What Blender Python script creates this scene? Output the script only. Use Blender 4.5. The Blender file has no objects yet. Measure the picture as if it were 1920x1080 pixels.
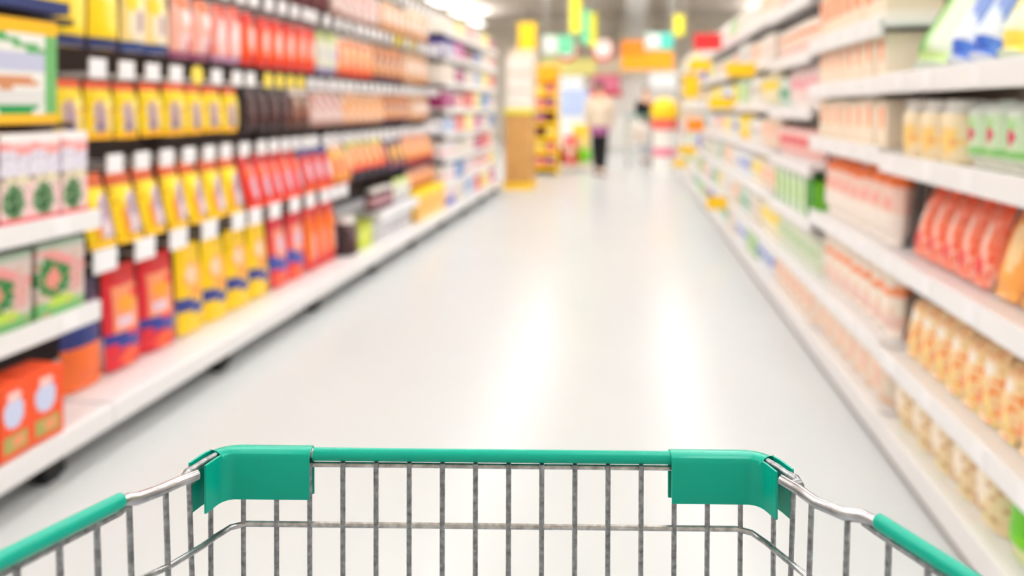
import bpy, bmesh, math, random
from mathutils import Vector, Matrix, Euler

random.seed(7)
SC = bpy.context.scene
COL = SC.collection
R = math.radians

# ------------------------------------------------------------------ camera
EYE = 1.22
F = 1350.0                      # focal length in pixels of a 1920 px wide frame
YAW = math.atan(218.0 / F)      # the camera looks a little to the left of the aisle's axis
cam_d = bpy.data.cameras.new('camera')
cam = bpy.data.objects.new('camera', cam_d)
COL.objects.link(cam)
cam.location = (0, 0, EYE)
cam.rotation_euler = (R(90), 0, YAW)
cam_d.sensor_width = 36.0
cam_d.sensor_fit = 'HORIZONTAL'
cam_d.lens = F / 1920.0 * 36.0
cam_d.shift_y = -(540 - 200) / 1920.0
cam_d.clip_start = 0.02
cam_d.clip_end = 200
cam_d.dof.use_dof = True
cam_d.dof.focus_distance = 0.585
cam_d.dof.aperture_fstop = 2.6
SC.camera = cam

# ------------------------------------------------------------------ world, view
w = bpy.data.worlds.new('world')
w.use_nodes = True
w.node_tree.nodes['Background'].inputs[0].default_value = (0.97, 0.98, 1.0, 1)
w.node_tree.nodes['Background'].inputs[1].default_value = 0.3
SC.world = w
SC.view_settings.view_transform = 'Standard'
SC.view_settings.look = 'None'
SC.view_settings.gamma = 1.0
SC.view_settings.use_curve_mapping = False
SC.view_settings.exposure = -0.33
SC.cycles.use_denoising = True
SC.cycles.max_bounces = 10
SC.cycles.diffuse_bounces = 6
SC.cycles.sample_clamp_indirect = 8.0
CEIL = 4.6
LAMP_POWER = 26.0
UP_POWER = 42.0
LAMP_ROWS = [(-5.0, -0.5), (-2.0, 0.3), (1.0, 0.3), (4.2, -0.5)]   # x of each row of ceiling lamps, y of its first lamp

# ------------------------------------------------------------------ helpers
def lin(c):
    o = []
    for v in c[:3]:
        v = v / 255.0
        o.append(v / 12.92 if v <= 0.04045 else ((v + 0.055) / 1.055) ** 2.4)
    return (o[0], o[1], o[2], 1.0)

def mat(name, rgb, rough=0.5, metal=0.0, spec=0.5, noise=0.0, nscale=20.0, emit=None, coat=0.0):
    m = bpy.data.materials.new(name)
    m.use_nodes = True
    nt = m.node_tree
    b = nt.nodes['Principled BSDF']
    c = lin(rgb)
    b.inputs['Base Color'].default_value = c
    b.inputs['Roughness'].default_value = rough
    b.inputs['Metallic'].default_value = metal
    b.inputs['Specular IOR Level'].default_value = spec
    b.inputs['Coat Weight'].default_value = coat
    if noise > 0:
        tc = nt.nodes.new('ShaderNodeTexCoord')
        n = nt.nodes.new('ShaderNodeTexNoise')
        n.inputs['Scale'].default_value = nscale
        n.inputs['Detail'].default_value = 5
        r = nt.nodes.new('ShaderNodeValToRGB')
        r.color_ramp.elements[0].position = 0.3
        r.color_ramp.elements[1].position = 0.7
        r.color_ramp.elements[0].color = (c[0] * (1 - noise), c[1] * (1 - noise), c[2] * (1 - noise), 1)
        r.color_ramp.elements[1].color = c
        nt.links.new(tc.outputs['Object'], n.inputs['Vector'])
        nt.links.new(n.outputs['Fac'], r.inputs['Fac'])
        nt.links.new(r.outputs['Color'], b.inputs['Base Color'])
    if emit:
        b.inputs['Emission Color'].default_value = lin(emit[0])
        b.inputs['Emission Strength'].default_value = emit[1]
    return m

def print_mat(name, rough, spec=0.5, coat=0.0):
    m = bpy.data.materials.new(name)
    m.use_nodes = True
    nt = m.node_tree
    b = nt.nodes['Principled BSDF']
    a = nt.nodes.new('ShaderNodeVertexColor')
    a.layer_name = 'ink'
    nt.links.new(a.outputs['Color'], b.inputs['Base Color'])
    b.inputs['Roughness'].default_value = rough
    b.inputs['Specular IOR Level'].default_value = spec
    b.inputs['Coat Weight'].default_value = coat
    return m

M = {
    'film': print_mat('printed_film', 0.32, 0.5),
    'card': print_mat('printed_card', 0.5, 0.4),
    'white_metal': mat('white_painted_metal', (240, 240, 242), 0.35),
    'grey_metal': mat('pale_grey_metal', (226, 224, 222), 0.4),
    'back_dark': mat('dark_back_panel', (58, 46, 44), 0.6),
    'back_pale': mat('pale_back_panel', (214, 206, 194), 0.6),
    'back_shade': mat('shade_brown_panel', (118, 92, 70), 0.65),  # brown stands in for the shadow behind the first pale bay
    'kick': mat('grey_kick_rubber', (150, 146, 146), 0.6),
    'black': mat('black_rubber', (22, 20, 20), 0.6),
    'green': mat('green_plastic', (0, 170, 148), 0.3, spec=0.3),
    'chrome': mat('worn_zinc_wire', (204, 206, 210), 0.24, metal=1.0, noise=0.5, nscale=160),
    'chrome_dark': mat('dull_zinc_wire', (172, 175, 180), 0.34, metal=0.9, noise=0.6, nscale=220),
    'rail': mat('polished_rail', (206, 206, 212), 0.16, metal=1.0, noise=0.5, nscale=70),  # dark noise in the colour imitates streaky reflections
    'tag_white': mat('white_tag_plastic', (246, 246, 250), 0.35),
    'tag_yellow': mat('yellow_tag_plastic', (250, 226, 90), 0.4),
    'wall': mat('wall_paint', (232, 224, 212), 0.8),
    'ceiling': mat('ceiling_paint', (236, 222, 206), 0.8),
    'beam': mat('ceiling_batten', (200, 190, 180), 0.7),
    'white': mat('white_paint', (245, 243, 240), 0.5),
    'yellow': mat('yellow_board', (252, 206, 10), 0.5),
    'lemon': mat('lemon_board', (246, 238, 60), 0.5),
    'orange': mat('orange_board', (255, 142, 0), 0.5),
    'amber': mat('amber_board', (255, 170, 0), 0.5),
    'teal': mat('teal_board', (84, 208, 190), 0.5),
    'mint': mat('mint_board', (120, 214, 170), 0.5),
    'red': mat('red_board', (226, 40, 46), 0.5),
    'coral': mat('coral_board', (238, 104, 92), 0.5),
    'pale_lemon': mat('pale_lemon_board', (252, 244, 150), 0.5),
    'pink': mat('pink_board', (238, 128, 160), 0.5),
    'tan': mat('tan_cardboard', (212, 160, 92), 0.75, noise=0.15, nscale=8),
    'cream': mat('cream_cloth', (224, 208, 186), 0.85),
    'purple': mat('purple_cloth', (158, 92, 140), 0.85),
    'charcoal': mat('charcoal_cloth', (14, 14, 18), 0.9),
    'navy': mat('dark_navy_cloth', (12, 14, 22), 0.9),
    'greycloth': mat('pale_grey_cloth', (196, 196, 204), 0.85),
    'skin': mat('skin', (222, 172, 144), 0.6),
    'hair': mat('black_hair', (8, 6, 6), 0.6),
    'shoe': mat('dark_shoe', (60, 34, 30), 0.6),
    'lamp': mat('lamp_diffuser', (255, 255, 255), 0.4, emit=((255, 252, 246), 4.0)),
    'sign_lit': mat('lit_sign_face', (255, 255, 255), 0.4, emit=((250, 250, 255), 0.3)),
    'screen': mat('pale_blue_poster', (186, 202, 240), 0.4),
}

# polished pale floor
def floor_mat():
    m = bpy.data.materials.new('polished_pale_floor')
    m.use_nodes = True
    nt = m.node_tree
    b = nt.nodes['Principled BSDF']
    tc = nt.nodes.new('ShaderNodeTexCoord')
    n = nt.nodes.new('ShaderNodeTexNoise')
    n.inputs['Scale'].default_value = 1.3
    n.inputs['Detail'].default_value = 6
    r = nt.nodes.new('ShaderNodeValToRGB')
    r.color_ramp.elements[0].color = lin((197, 202, 204))
    r.color_ramp.elements[1].color = lin((203, 207, 208))
    n2 = nt.nodes.new('ShaderNodeTexNoise')
    n2.inputs['Scale'].default_value = 60
    mr = nt.nodes.new('ShaderNodeMapRange')
    mr.inputs['To Min'].default_value = 0.16
    mr.inputs['To Max'].default_value = 0.30
    nt.links.new(tc.outputs['Object'], n.inputs['Vector'])
    nt.links.new(tc.outputs['Object'], n2.inputs['Vector'])
    nt.links.new(n.outputs['Fac'], r.inputs['Fac'])
    nt.links.new(n2.outputs['Fac'], mr.inputs['Value'])
    nt.links.new(mr.outputs['Result'], b.inputs['Roughness'])
    nt.links.new(r.outputs['Color'], b.inputs['Base Color'])
    b.inputs['Specular IOR Level'].default_value = 0.11
    return m
M['floor'] = floor_mat()


class MB:
    """Collects welded polygons, each with an ink colour, and links them as one mesh."""
    def __init__(s):
        s.v, s.d, s.f, s.c = [], {}, [], []

    def p(s, co):
        k = (round(co[0], 5), round(co[1], 5), round(co[2], 5))
        i = s.d.get(k)
        if i is None:
            i = s.d[k] = len(s.v)
            s.v.append((co[0], co[1], co[2]))
        return i

    def face(s, pts, c=(255, 255, 255)):
        ids = []
        for q in pts:
            i = s.p(q)
            if not ids or ids[-1] != i:
                ids.append(i)
        if len(ids) > 1 and ids[0] == ids[-1]:
            ids.pop()
        if len(set(ids)) >= 3 and len(set(ids)) == len(ids):
            s.f.append(ids)
            s.c.append(c)

    def box(s, x0, x1, y0, y1, z0, z1, c=(255, 255, 255)):
        a = [(x, y, z) for z in (z0, z1) for y in (y0, y1) for x in (x0, x1)]
        for q in ((0, 2, 3, 1), (4, 5, 7, 6), (0, 1, 5, 4), (1, 3, 7, 5), (3, 2, 6, 7), (2, 0, 4, 6)):
            s.face([a[i] for i in q], c)
        return s

    def tube(s, pts, r, n=8, cap=True):
        pts = [Vector(q) for q in pts]
        rs = r if isinstance(r, (list, tuple)) else [r] * len(pts)
        t0 = (pts[1] - pts[0]).normalized()
        up = Vector((0, 0, 1)) if abs(t0.z) < 0.9 else Vector((1, 0, 0))
        nrm = t0.cross(up).normalized()
        rings = []
        for i, q in enumerate(pts):
            a = pts[max(i - 1, 0)]
            b = pts[min(i + 1, len(pts) - 1)]
            t = (b - a).normalized()
            nrm = (nrm - t * nrm.dot(t)).normalized()
            bn = t.cross(nrm)
            rings.append([q + (nrm * math.cos(2 * math.pi * k / n) + bn * math.sin(2 * math.pi * k / n)) * rs[i] for k in range(n)])
        for a, b in zip(rings, rings[1:]):
            for k in range(n):
                s.face([a[k], b[k], b[(k + 1) % n], a[(k + 1) % n]][::-1])
        if cap:
            s.face(rings[0])
            s.face(rings[-1][::-1])
        return s

    def lathe(s, prof, n=16, ink=None, cx=0, cy=0):
        for (r0, z0), (r1, z1) in zip(prof, prof[1:]):
            for k in range(n):
                a, b = 2 * math.pi * k / n, 2 * math.pi * (k + 1) / n
                c = ink((k + .5) / n, (z0 + z1) / 2) if ink else (255, 255, 255)
                s.face([(cx + r0 * math.cos(a), cy + r0 * math.sin(a), z0), (cx + r0 * math.cos(b), cy + r0 * math.sin(b), z0),
                        (cx + r1 * math.cos(b), cy + r1 * math.sin(b), z1), (cx + r1 * math.cos(a), cy + r1 * math.sin(a), z1)], c)
        return s

    def mesh(s, name, m, smooth=False):
        me = bpy.data.meshes.new(name)
        me.from_pydata(s.v, [], s.f)
        me.materials.append(m)
        a = me.color_attributes.new('ink', 'FLOAT_COLOR', 'CORNER')
        buf = []
        cache = {}
        for f, c in zip(s.f, s.c):
            l = cache.get(c)
            if l is None:
                l = cache[c] = lin(c)
            buf.extend(l * len(f))
        a.data.foreach_set('color', buf)
        if smooth:
            me.polygons.foreach_set('use_smooth', [True] * len(me.polygons))
            try:
                me.set_sharp_from_angle(angle=R(45))
            except Exception:
                pass
        me.update()
        return me

    def build(s, name, m, parent=None, smooth=False):
        return link(name, s.mesh(name, m, smooth), parent)


def link(name, me, parent=None):
    o = bpy.data.objects.new(name, me)
    COL.objects.link(o)
    if parent is not None:
        o.parent = parent
    return o

def tag(o, label, cat, group=None, kind=None):
    o['label'] = label
    o['category'] = cat
    if group:
        o['group'] = group
    if kind:
        o['kind'] = kind
    return o

def thing(name, label, cat, loc=(0, 0, 0), rz=0.0, group=None):
    o = link(name, None)
    o.location = loc
    o.rotation_euler = (0, 0, rz)
    o.empty_display_size = 0.1
    return tag(o, label, cat, group)

def struct(name, mb, m, smooth=False):
    o = mb.build(name, m, None, smooth)
    o['kind'] = 'structure'
    return o

def bevel(o, wd=0.004, seg=2):
    b = o.modifiers.new('soft_edge', 'BEVEL')
    b.width = wd
    b.segments = seg
    b.limit_method = 'ANGLE'
    return o

ORD = ('first second third fourth fifth sixth seventh eighth ninth tenth eleventh twelfth thirteenth fourteenth '
       'fifteenth sixteenth').split()

# ------------------------------------------------------------------ the setting
X0, X1, Y0, Y1 = -7.2, 7.2, -3.5, 27.0
struct('floor', MB().box(X0, X1, Y0, Y1, -0.1, 0.0), M['floor'])
struct('ceiling', MB().box(X0, X1, Y0, Y1, CEIL, CEIL + 0.1), M['ceiling'])
struct('wall_back', MB().box(X0, X1, Y1, Y1 + 0.15, 0, CEIL), M['wall'])
struct('wall_front', MB().box(X0, X1, Y0 - 0.15, Y0, 0, CEIL), M['wall'])
struct('wall_left', MB().box(X0 - 0.15, X0, Y0, Y1, 0, CEIL), M['wall'])
struct('wall_right', MB().box(X1, X1 + 0.15, Y0, Y1, 0, CEIL), M['wall'])
for i in range(7):
    y = 15.2 + i * 1.75
    struct('ceiling_beam', MB().box(X0, X1, y, y + 0.28, CEIL - 0.22, CEIL), M['beam'])
struct('ceiling_duct', MB().box(-0.05, 0.5, 13.5, Y1, CEIL - 0.5, CEIL - 0.23), M['white'])
struct('pillar', MB().box(-0.05, 0.55, 25.5, 26.1, 0, CEIL - 0.5), M['white'])

# ceiling lamps: a housing, a lit diffuser, the light it gives and an added ceiling fill
lamp_n = 0
hm = MB().box(-0.2, 0.2, -0.75, 0.75, 0.02, 0.1).mesh('housing', M['white'])
dm = MB().box(-0.17, 0.17, -0.72, 0.72, 0.0, 0.02).mesh('diffuser', M['lamp'])
sm = MB().box(-0.01, 0.01, -0.01, 0.01, 0.1, 0.6).mesh('suspension', M['grey_metal'])
for ri, (lx, ly0) in enumerate(LAMP_ROWS):
    for j in range(11 if abs(lx) > 3 else 8):  # outer rows run longer, extra lamps added to brighten the far ceiling
        y = ly0 + j * 2.4
        t = thing('ceiling_light', 'long white ceiling light fitting, ' + ORD[j] + ' along the ' + ORD[ri] + ' row overhead', 'light', (lx, y, CEIL - 0.6), 0, 'ceiling lights')
        link('housing', hm, t)
        link('diffuser', dm, t)
        for q in (-0.5, 0.5):
            link('suspension', sm, t).location = (0, q, 0)
        ld = bpy.data.lights.new('lamp_glow', 'AREA')
        ld.shape = 'RECTANGLE'
        ld.size, ld.size_y = 0.34, 1.44
        ld.energy = LAMP_POWER
        ld.color = (0.84, 0.915, 1.0)
        lo = link('lamp_glow', ld, t)
        lo.location = (0, 0, -0.012)
        ud = bpy.data.lights.new('ceiling_fill', 'AREA')  # upward light added to brighten the ceiling
        ud.shape = 'RECTANGLE'
        ud.size, ud.size_y = 0.34, 1.44
        ud.energy = UP_POWER
        ud.color = (0.9, 0.94, 1.0)
        uo = link('ceiling_fill', ud, t)
        uo.location = (0, 0, 0.115)
        uo.rotation_euler = (R(180), 0, 0)

# ------------------------------------------------------------------ the shopping trolley
CX, CY = -0.017, 0.22           # its base point in the camera's ground frame
cs, sn = math.cos(YAW), math.sin(YAW)
cart = thing('shopping_cart', 'wire shopping cart with green corner guards and green rail sleeves, pushed down the aisle', 'shopping cart',
             (CX * cs - CY * sn, CX * sn + CY * cs, 0), YAW)
TILT = -0.0105
def cp(x, y, z):                # a basket point: the basket sits a touch lower on one side
    return (x - CX, y - CY, z + TILT * (x + 0.02))

LRAIL = [(-0.2427, .556, .9335), (-.2510, .545, .9340), (-.2590, .530, .9350), (-.2665, .512, .9385), (-.2695, .505, .9415),
         (-.2712, .498, .9435), (-.2915, .410, .9575), (-.301, .33, .973), (-.308, .2, 1.0), (-.312, .0, 1.03), (-.312, -.15, 1.05)]
RRAIL = [(.2085, .558, .9335), (.2165, .546, .9325), (.2240, .530, .9310), (.2345, .508, .9350), (.2420, .497, .9400),
         (.2478, .486, .9415), (.2690, .420, .9450), (.280, .33, .960), (.288, .2, .99), (.292, .0, 1.022), (.292, -.15, 1.045)]

def along(path, y):
    for a, b in zip(path, path[1:]):
        if b[1] <= y <= a[1]:
            t = (a[1] - y) / (a[1] - b[1])
            return tuple(a[k] + (b[k] - a[k]) * t for k in range(3))
    return path[0] if y > path[0][1] else path[-1]

FZ = .6                          # distance of the front of the basket
# green sleeve over the front rim and the thin wire under it
o = MB().tube([cp(-.165, FZ, .9290), (cp(.132, FZ, .9290))], .0053, 14).build('front_sleeve', M['green'], cart, True)
o['label'] = 'green plastic sleeve on the front rim'
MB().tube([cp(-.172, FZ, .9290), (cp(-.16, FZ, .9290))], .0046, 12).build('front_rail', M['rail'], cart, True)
MB().tube([cp(-.236, FZ - .001, .9210), (cp(.206, FZ - .001, .9210))], .0022, 8).build('rim_wire', M['chrome'], cart, True)

def guard_path(sgn):
    xs, xe = (-.1667, -.2265) if sgn < 0 else (.1315, .1932)
    path = [(xs + (xe - xs) * k / 4, FZ) for k in range(5)]
    rr = .021
    for k in range(1, 8):
        a = R(74) * k / 7
        path.append((xe + sgn * rr * math.sin(a), FZ - rr * (1 - math.cos(a))))
    a = R(74)
    lx, ly = path[-1]
    path.append((lx + sgn * .013 * math.cos(a), ly - .013 * math.sin(a)))
    return path

def guard(sgn):
    path = guard_path(sgn)
    prof = [(.0085, -.0395), (.0085, -.006), (.0072, -.0025), (.0045, -.0004), (0, .0003), (-.0045, -.0004), (-.0072, -.0025), (-.0085, -.006), (-.0085, -.0425),
            (-.0065, -.0425), (-.0065, -.006), (-.003, -.0028), (.003, -.0028), (.0065, -.006), (.0065, -.0395)]
    prof_open = [(u, -.0012 if k in (1, 7, 10, 13) else v) for k, (u, v) in enumerate(prof)]
    mb = MB()
    rings = []
    for i, (x, y) in enumerate(path):
        a = path[max(i - 1, 0)]
        b = path[min(i + 1, len(path) - 1)]
        tx, ty = b[0] - a[0], b[1] - a[1]
        l = math.hypot(tx, ty)
        tx, ty = tx / l, ty / l
        nx, ny = (-ty, tx) if sgn < 0 else (ty, -tx)      # towards the inside of the basket
        pr = prof if i < len(path) - 4 else prof_open
        rings.append([cp(x + nx * u, y + ny * u, .9346 + v) for u, v in pr])
    n = len(prof)
    cut = len(rings) - 4                # past here the two walls go on without the cover between them
    for i, (a, b) in enumerate(zip(rings, rings[1:])):
        for k in range(n):
            if i >= cut and (1 <= k <= 6 or 10 <= k <= 12):
                continue
            mb.face([a[k], a[(k + 1) % n], b[(k + 1) % n], b[k]])
        if i >= cut:
            mb.face([a[1], b[1], b[13], a[13]])
            mb.face([a[7], b[7], b[10], a[10]])
    c = rings[cut]
    mb.face([c[k] for k in (1, 2, 3, 12, 13)])
    mb.face([c[k] for k in (3, 4, 5, 11, 12)])
    mb.face([c[k] for k in (5, 6, 7, 10, 11)])
    for ring, flip in ((rings[0], sgn < 0), (rings[-1], sgn > 0)):
        for tri in (((0, 1, 13, 14), (1, 2, 12, 13), (2, 3, 4, 12), (4, 5, 6, 11, 12), (6, 7, 10, 11), (7, 8, 9, 10)) if ring is rings[0] else ((0, 1, 13, 14), (7, 8, 9, 10))):
            q = [ring[k] for k in tri]
            mb.face(q[::-1] if flip else q)
    o = mb.build('corner_guard', M['green'], cart, True)
    bm = bmesh.new()
    bm.from_mesh(o.data)
    bmesh.ops.recalc_face_normals(bm, faces=bm.faces)
    bm.to_mesh(o.data)
    bm.free()
    o.modifiers.new('soft', 'BEVEL').width = .0009
    o.modifiers['soft'].segments = 2
    o.modifiers['soft'].limit_method = 'ANGLE'
    o['label'] = 'green plastic corner guard'
guard(-1)
guard(1)

for sgn, rail, st in ((-1, LRAIL, 5), (1, RRAIL, 5)):
    mb = MB()
    # the rim rod leaves the guard, kinks outwards and doubles back into the side rail
    k0 = ([(-.2430, .5905, .9312), (-.2478, .581, .9312), (-.2510, .571, .9312), (-.2540, .564, .9305), (-.2535, .558, .9298), (-.2455, .5560, .9300)] if sgn < 0 else
          [(.2095, .5905, .9312), (.2145, .581, .9312), (.2178, .571, .9312), (.2220, .564, .9305), (.2225, .558, .9298), (.2145, .5560, .9300)])
    mb.tube([cp(*q) for q in k0], [.0030, .0030, .0030, .0040, .0042, .0036], 10)
    mb.build('rail_joint', M['chrome_dark'], cart, True)
    pts = [cp(*q) for q in rail]
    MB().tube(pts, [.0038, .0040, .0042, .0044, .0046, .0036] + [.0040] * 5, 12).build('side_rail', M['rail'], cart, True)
    sl = [cp(q[0], q[1], q[2] + .001) for q in rail[st:]]
    o = MB().tube(sl, .0056, 14).build('side_sleeve', M['green'], cart, True)
    o['label'] = 'green plastic sleeve on the side rim'
    MB().tube([cp(q[0], q[1], q[2] - (.0045 if n == 0 else .0076)) for n, q in enumerate(rail[4:])], .0018, 8).build('rim_wire', M['chrome_dark'], cart, True)

# vertical wires of the front
for k in range(-1, 17):
    x = -.2224 + k * .02745 if k >= 0 else -.2462
    MB().tube([cp(x, FZ - (.004 if k >= 0 else .012), .9245), cp(x * .996 - .0003, FZ - (.005 if k >= 0 else .013), .82), cp(x * .985, FZ - .02, .60)], .00215, 8).build('vertical_wire', M['chrome_dark'], cart, True)
# vertical wires of both sides
side_y = [.566, .534, .506, .478, .449] + [.42 - .03 * k for k in range(19)]
for rail in (LRAIL, RRAIL):
    s = -1 if rail is LRAIL else 1
    for y in side_y:
        q = along(rail, y)
        x = q[0] if y < .556 else rail[0][0] + (-.0115 if s < 0 else .0130)
        MB().tube([cp(x, y, q[2] - .003), cp(x - s * .004, y, q[2] - .13), cp(x - s * .02, y, .60)], .00215, 8).build('vertical_wire', M['chrome_dark'], cart, True)
# horizontal ring wires round the basket
for dz, rad in ((.0585, .0024), (.135, .0022), (.21, .0022), (.27, .0022), (.328, .003)):
    k = dz / .33
    ins = .003 + .018 * k
    pts = []
    for y in (-.13, 0, .2, .33, .42, .5, .535, .562):
        q = along(LRAIL, y)
        zz = q[2] - dz if dz < .3 else .602
        if dz >= .1: zz = (q[2] - dz) * (1 - k) + (.602 + (.33 - dz)) * k
        pts.append((q[0] + ins - .0045, y, zz))
    lx = pts[-1][0]
    zf = .931 - dz
    pts += [(lx + .003, .578, zf), (lx + .010, .591, zf), (lx + .021, FZ - .001 - .015 * k, zf)]
    fr = []
    for y in (-.13, 0, .2, .33, .42, .5, .535, .562):
        q = along(RRAIL, y)
        zz = q[2] - dz if dz < .3 else .602
        if dz >= .1: zz = (q[2] - dz) * (1 - k) + (.602 + (.33 - dz)) * k
        fr.append((q[0] - ins + .0045, y, zz))
    rx = fr[-1][0]
    fr += [(rx - .003, .578, zf), (rx - .010, .591, zf), (rx - .021, FZ - .001 - .015 * k, zf)]
    MB().tube([cp(*q) for q in pts + fr[::-1]], rad, 8).build('ring_wire', M['chrome'], cart, True)
# basket floor, frame, handle and castors (below and behind the picture)
fl = MB()
for k in range(14):
    x = -.24 + k * .0355
    fl.tube([cp(x, .585, .60), cp(x * 1.1, -.14, .60)], .0022, 6)
for k in range(8):
    y = .57 - k * .1
    fl.tube([cp(-.27, y, .598), cp(.25, y, .598)], .0022, 6)
fl.build('basket_floor', M['chrome_dark'], cart, True)
for s, rail in ((-1, LRAIL), (1, RRAIL)):
    x = -.27 if s < 0 else .25
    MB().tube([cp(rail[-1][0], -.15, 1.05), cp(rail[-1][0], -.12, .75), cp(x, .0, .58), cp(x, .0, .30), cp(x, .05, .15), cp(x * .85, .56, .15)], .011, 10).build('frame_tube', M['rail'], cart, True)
MB().tube([cp(LRAIL[-1][0] - .0, -.165, 1.055), cp(RRAIL[-1][0], -.165, 1.05)], .014, 12).build('handle', M['green'], cart, True)
for x, y in ((-.255, .05), (.24, .05), (-.225, .5), (.21, .5)):
    f = MB()
    px, py, _ = cp(x, y, 0)
    f.box(px - .02, px + .02, py - .025, py + .025, .10, .142)
    f.box(px - .02, px - .016, py - .02, py + .02, .045, .10)
    f.box(px + .016, px + .02, py - .02, py + .02, .045, .10)
    f = f.build('caster', M['chrome'], cart)
    wm = MB()
    wm.tube([(px - .012, py, .056), (px + .012, py, .056)], .055, 18)
    wm.build('wheel', M['black'], f, True)

# ------------------------------------------------------------------ packs
def ink_fn(base, feats, seed=0):
    rnd = random.Random(seed)
    def f(u, v):
        c = base
        for t in feats:
            k = t[0]
            if k == 'band' and t[1] <= v <= t[2]:
                c = t[3]
            elif k == 'wave' and t[1] + t[4] * math.sin(u * 5 + 1) <= v <= t[2] + t[4] * math.sin(u * 5 + 1):
                c = t[3]
            elif k == 'ell' and ((u - t[1]) / t[3]) ** 2 + ((v - t[2]) / t[4]) ** 2 <= 1:
                c = t[5]
            elif k == 'rect' and t[1] <= u <= t[3] and t[2] <= v <= t[4]:
                c = t[5]
            elif k == 'diag' and t[1] <= v + (u - .5) * t[4] <= t[2]:
                c = t[3]
            elif k == 'speck' and t[1] <= v <= t[2] and rnd.random() < t[4]:
                c = t[3]
        return c
    return f

def pouch_mesh(w, h, d, style, nx=9, nz=14, waist=0.0, tp=.42):
    base, feats = STY[style]
    ink = ink_fn(base, feats, len(style))
    mb = MB()
    def pt(i, j, s):
        u, v = i / nx, j / nz
        a = 1 - abs(2 * u - 1) ** 2.6
        b = min(1, v / .22) if v < .22 else min(1, (1 - v) / tp)
        b = math.sin(b * math.pi / 2)
        ww = w * (1 - waist * (v ** 3))
        if j == 0:
            b = .62
        y = s * d / 2 * max(a, 0) * b
        return ((u - .5) * ww, y, v * h)
    for i in range(nx):
        for j in range(nz):
            u, v = (i + .5) / nx, (j + .5) / nz
            mb.face([pt(i, j, -1), pt(i + 1, j, -1), pt(i + 1, j + 1, -1), pt(i, j + 1, -1)], ink(u, v))
            mb.face([pt(i, j, 1), pt(i, j + 1, 1), pt(i + 1, j + 1, 1), pt(i + 1, j, 1)], ink(u, v))
        mb.face([pt(i, 0, -1), pt(i, 0, 1), pt(i + 1, 0, 1), pt(i + 1, 0, -1)], base)
    return mb.mesh('pouch', M['film'], True)

def box_mesh(w, h, d, style, nx=9, nz=11, m='card'):
    base, feats = STY[style]
    ink = ink_fn(base, feats, len(style))
    mb = MB()
    b = .06 * min(w, h, d)
    def q(x, y, z):
        return (x, y, z)
    for i in range(nx):
        for j in range(nz):
            xs = [-w / 2 + w * k / nx for k in (i, i + 1)]
            zs = [h * k / nz for k in (j, j + 1)]
            c = ink((i + .5) / nx, (j + .5) / nz)
            mb.face([(xs[0], -d / 2, zs[0]), (xs[1], -d / 2, zs[0]), (xs[1], -d / 2, zs[1]), (xs[0], -d / 2, zs[1])], c)
            mb.face([(xs[0], d / 2, zs[0]), (xs[0], d / 2, zs[1]), (xs[1], d / 2, zs[1]), (xs[1], d / 2, zs[0])], c)
    for j in range(nz):
        zs = [h * k / nz for k in (j, j + 1)]
        for s in (-1, 1):
            for k in range(4):
                ys = [-d / 2 + d * t / 4 for t in (k, k + 1)]
                c = ink(.03, (j + .5) / nz)
                f = [(s * w / 2, ys[0], zs[0]), (s * w / 2, ys[1], zs[0]), (s * w / 2, ys[1], zs[1]), (s * w / 2, ys[0], zs[1])]
                mb.face(f if s > 0 else f[::-1], c)
    for i in range(nx):
        xs = [-w / 2 + w * k / nx for k in (i, i + 1)]
        for k in range(4):
            ys = [-d / 2 + d * t / 4 for t in (k, k + 1)]
            mb.face([(xs[0], ys[0], h), (xs[1], ys[0], h), (xs[1], ys[1], h), (xs[0], ys[1], h)], ink((i + .5) / nx, .99))
            mb.face([(xs[0], ys[0], 0), (xs[0], ys[1], 0), (xs[1], ys[1], 0), (xs[1], ys[0], 0)], ink((i + .5) / nx, .01))
    return mb.mesh('carton', M[m])

def jar_mesh(w, h, d, style, body=True):
    base, feats = STY[style]
    ink = ink_fn(base, feats, len(style))
    r = min(w, d * 1.2) / 2
    pr = [(0, 0), (r * .9, 0), (r, h * .04)] + [(r, h * (.04 + .7 * k / 8)) for k in range(1, 9)] + [(r * .9, h * .8), (r * .72, h * .85), (r * .72, h * .88)]
    def f(a, z):
        u = ((a + .25 + .25) % 1.0) * 2 % 1.0
        return ink(u, z / h)
    return MB().lathe(pr, 16, f).mesh('jar', M['film'], True)

def jar_lid(w, h, d):
    r = min(w, d * 1.2) / 2 * .8
    return MB().lathe([(0, h * .86), (r, h * .86), (r, h * .985), (r * .93, h), (0, h)], 16)

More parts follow.
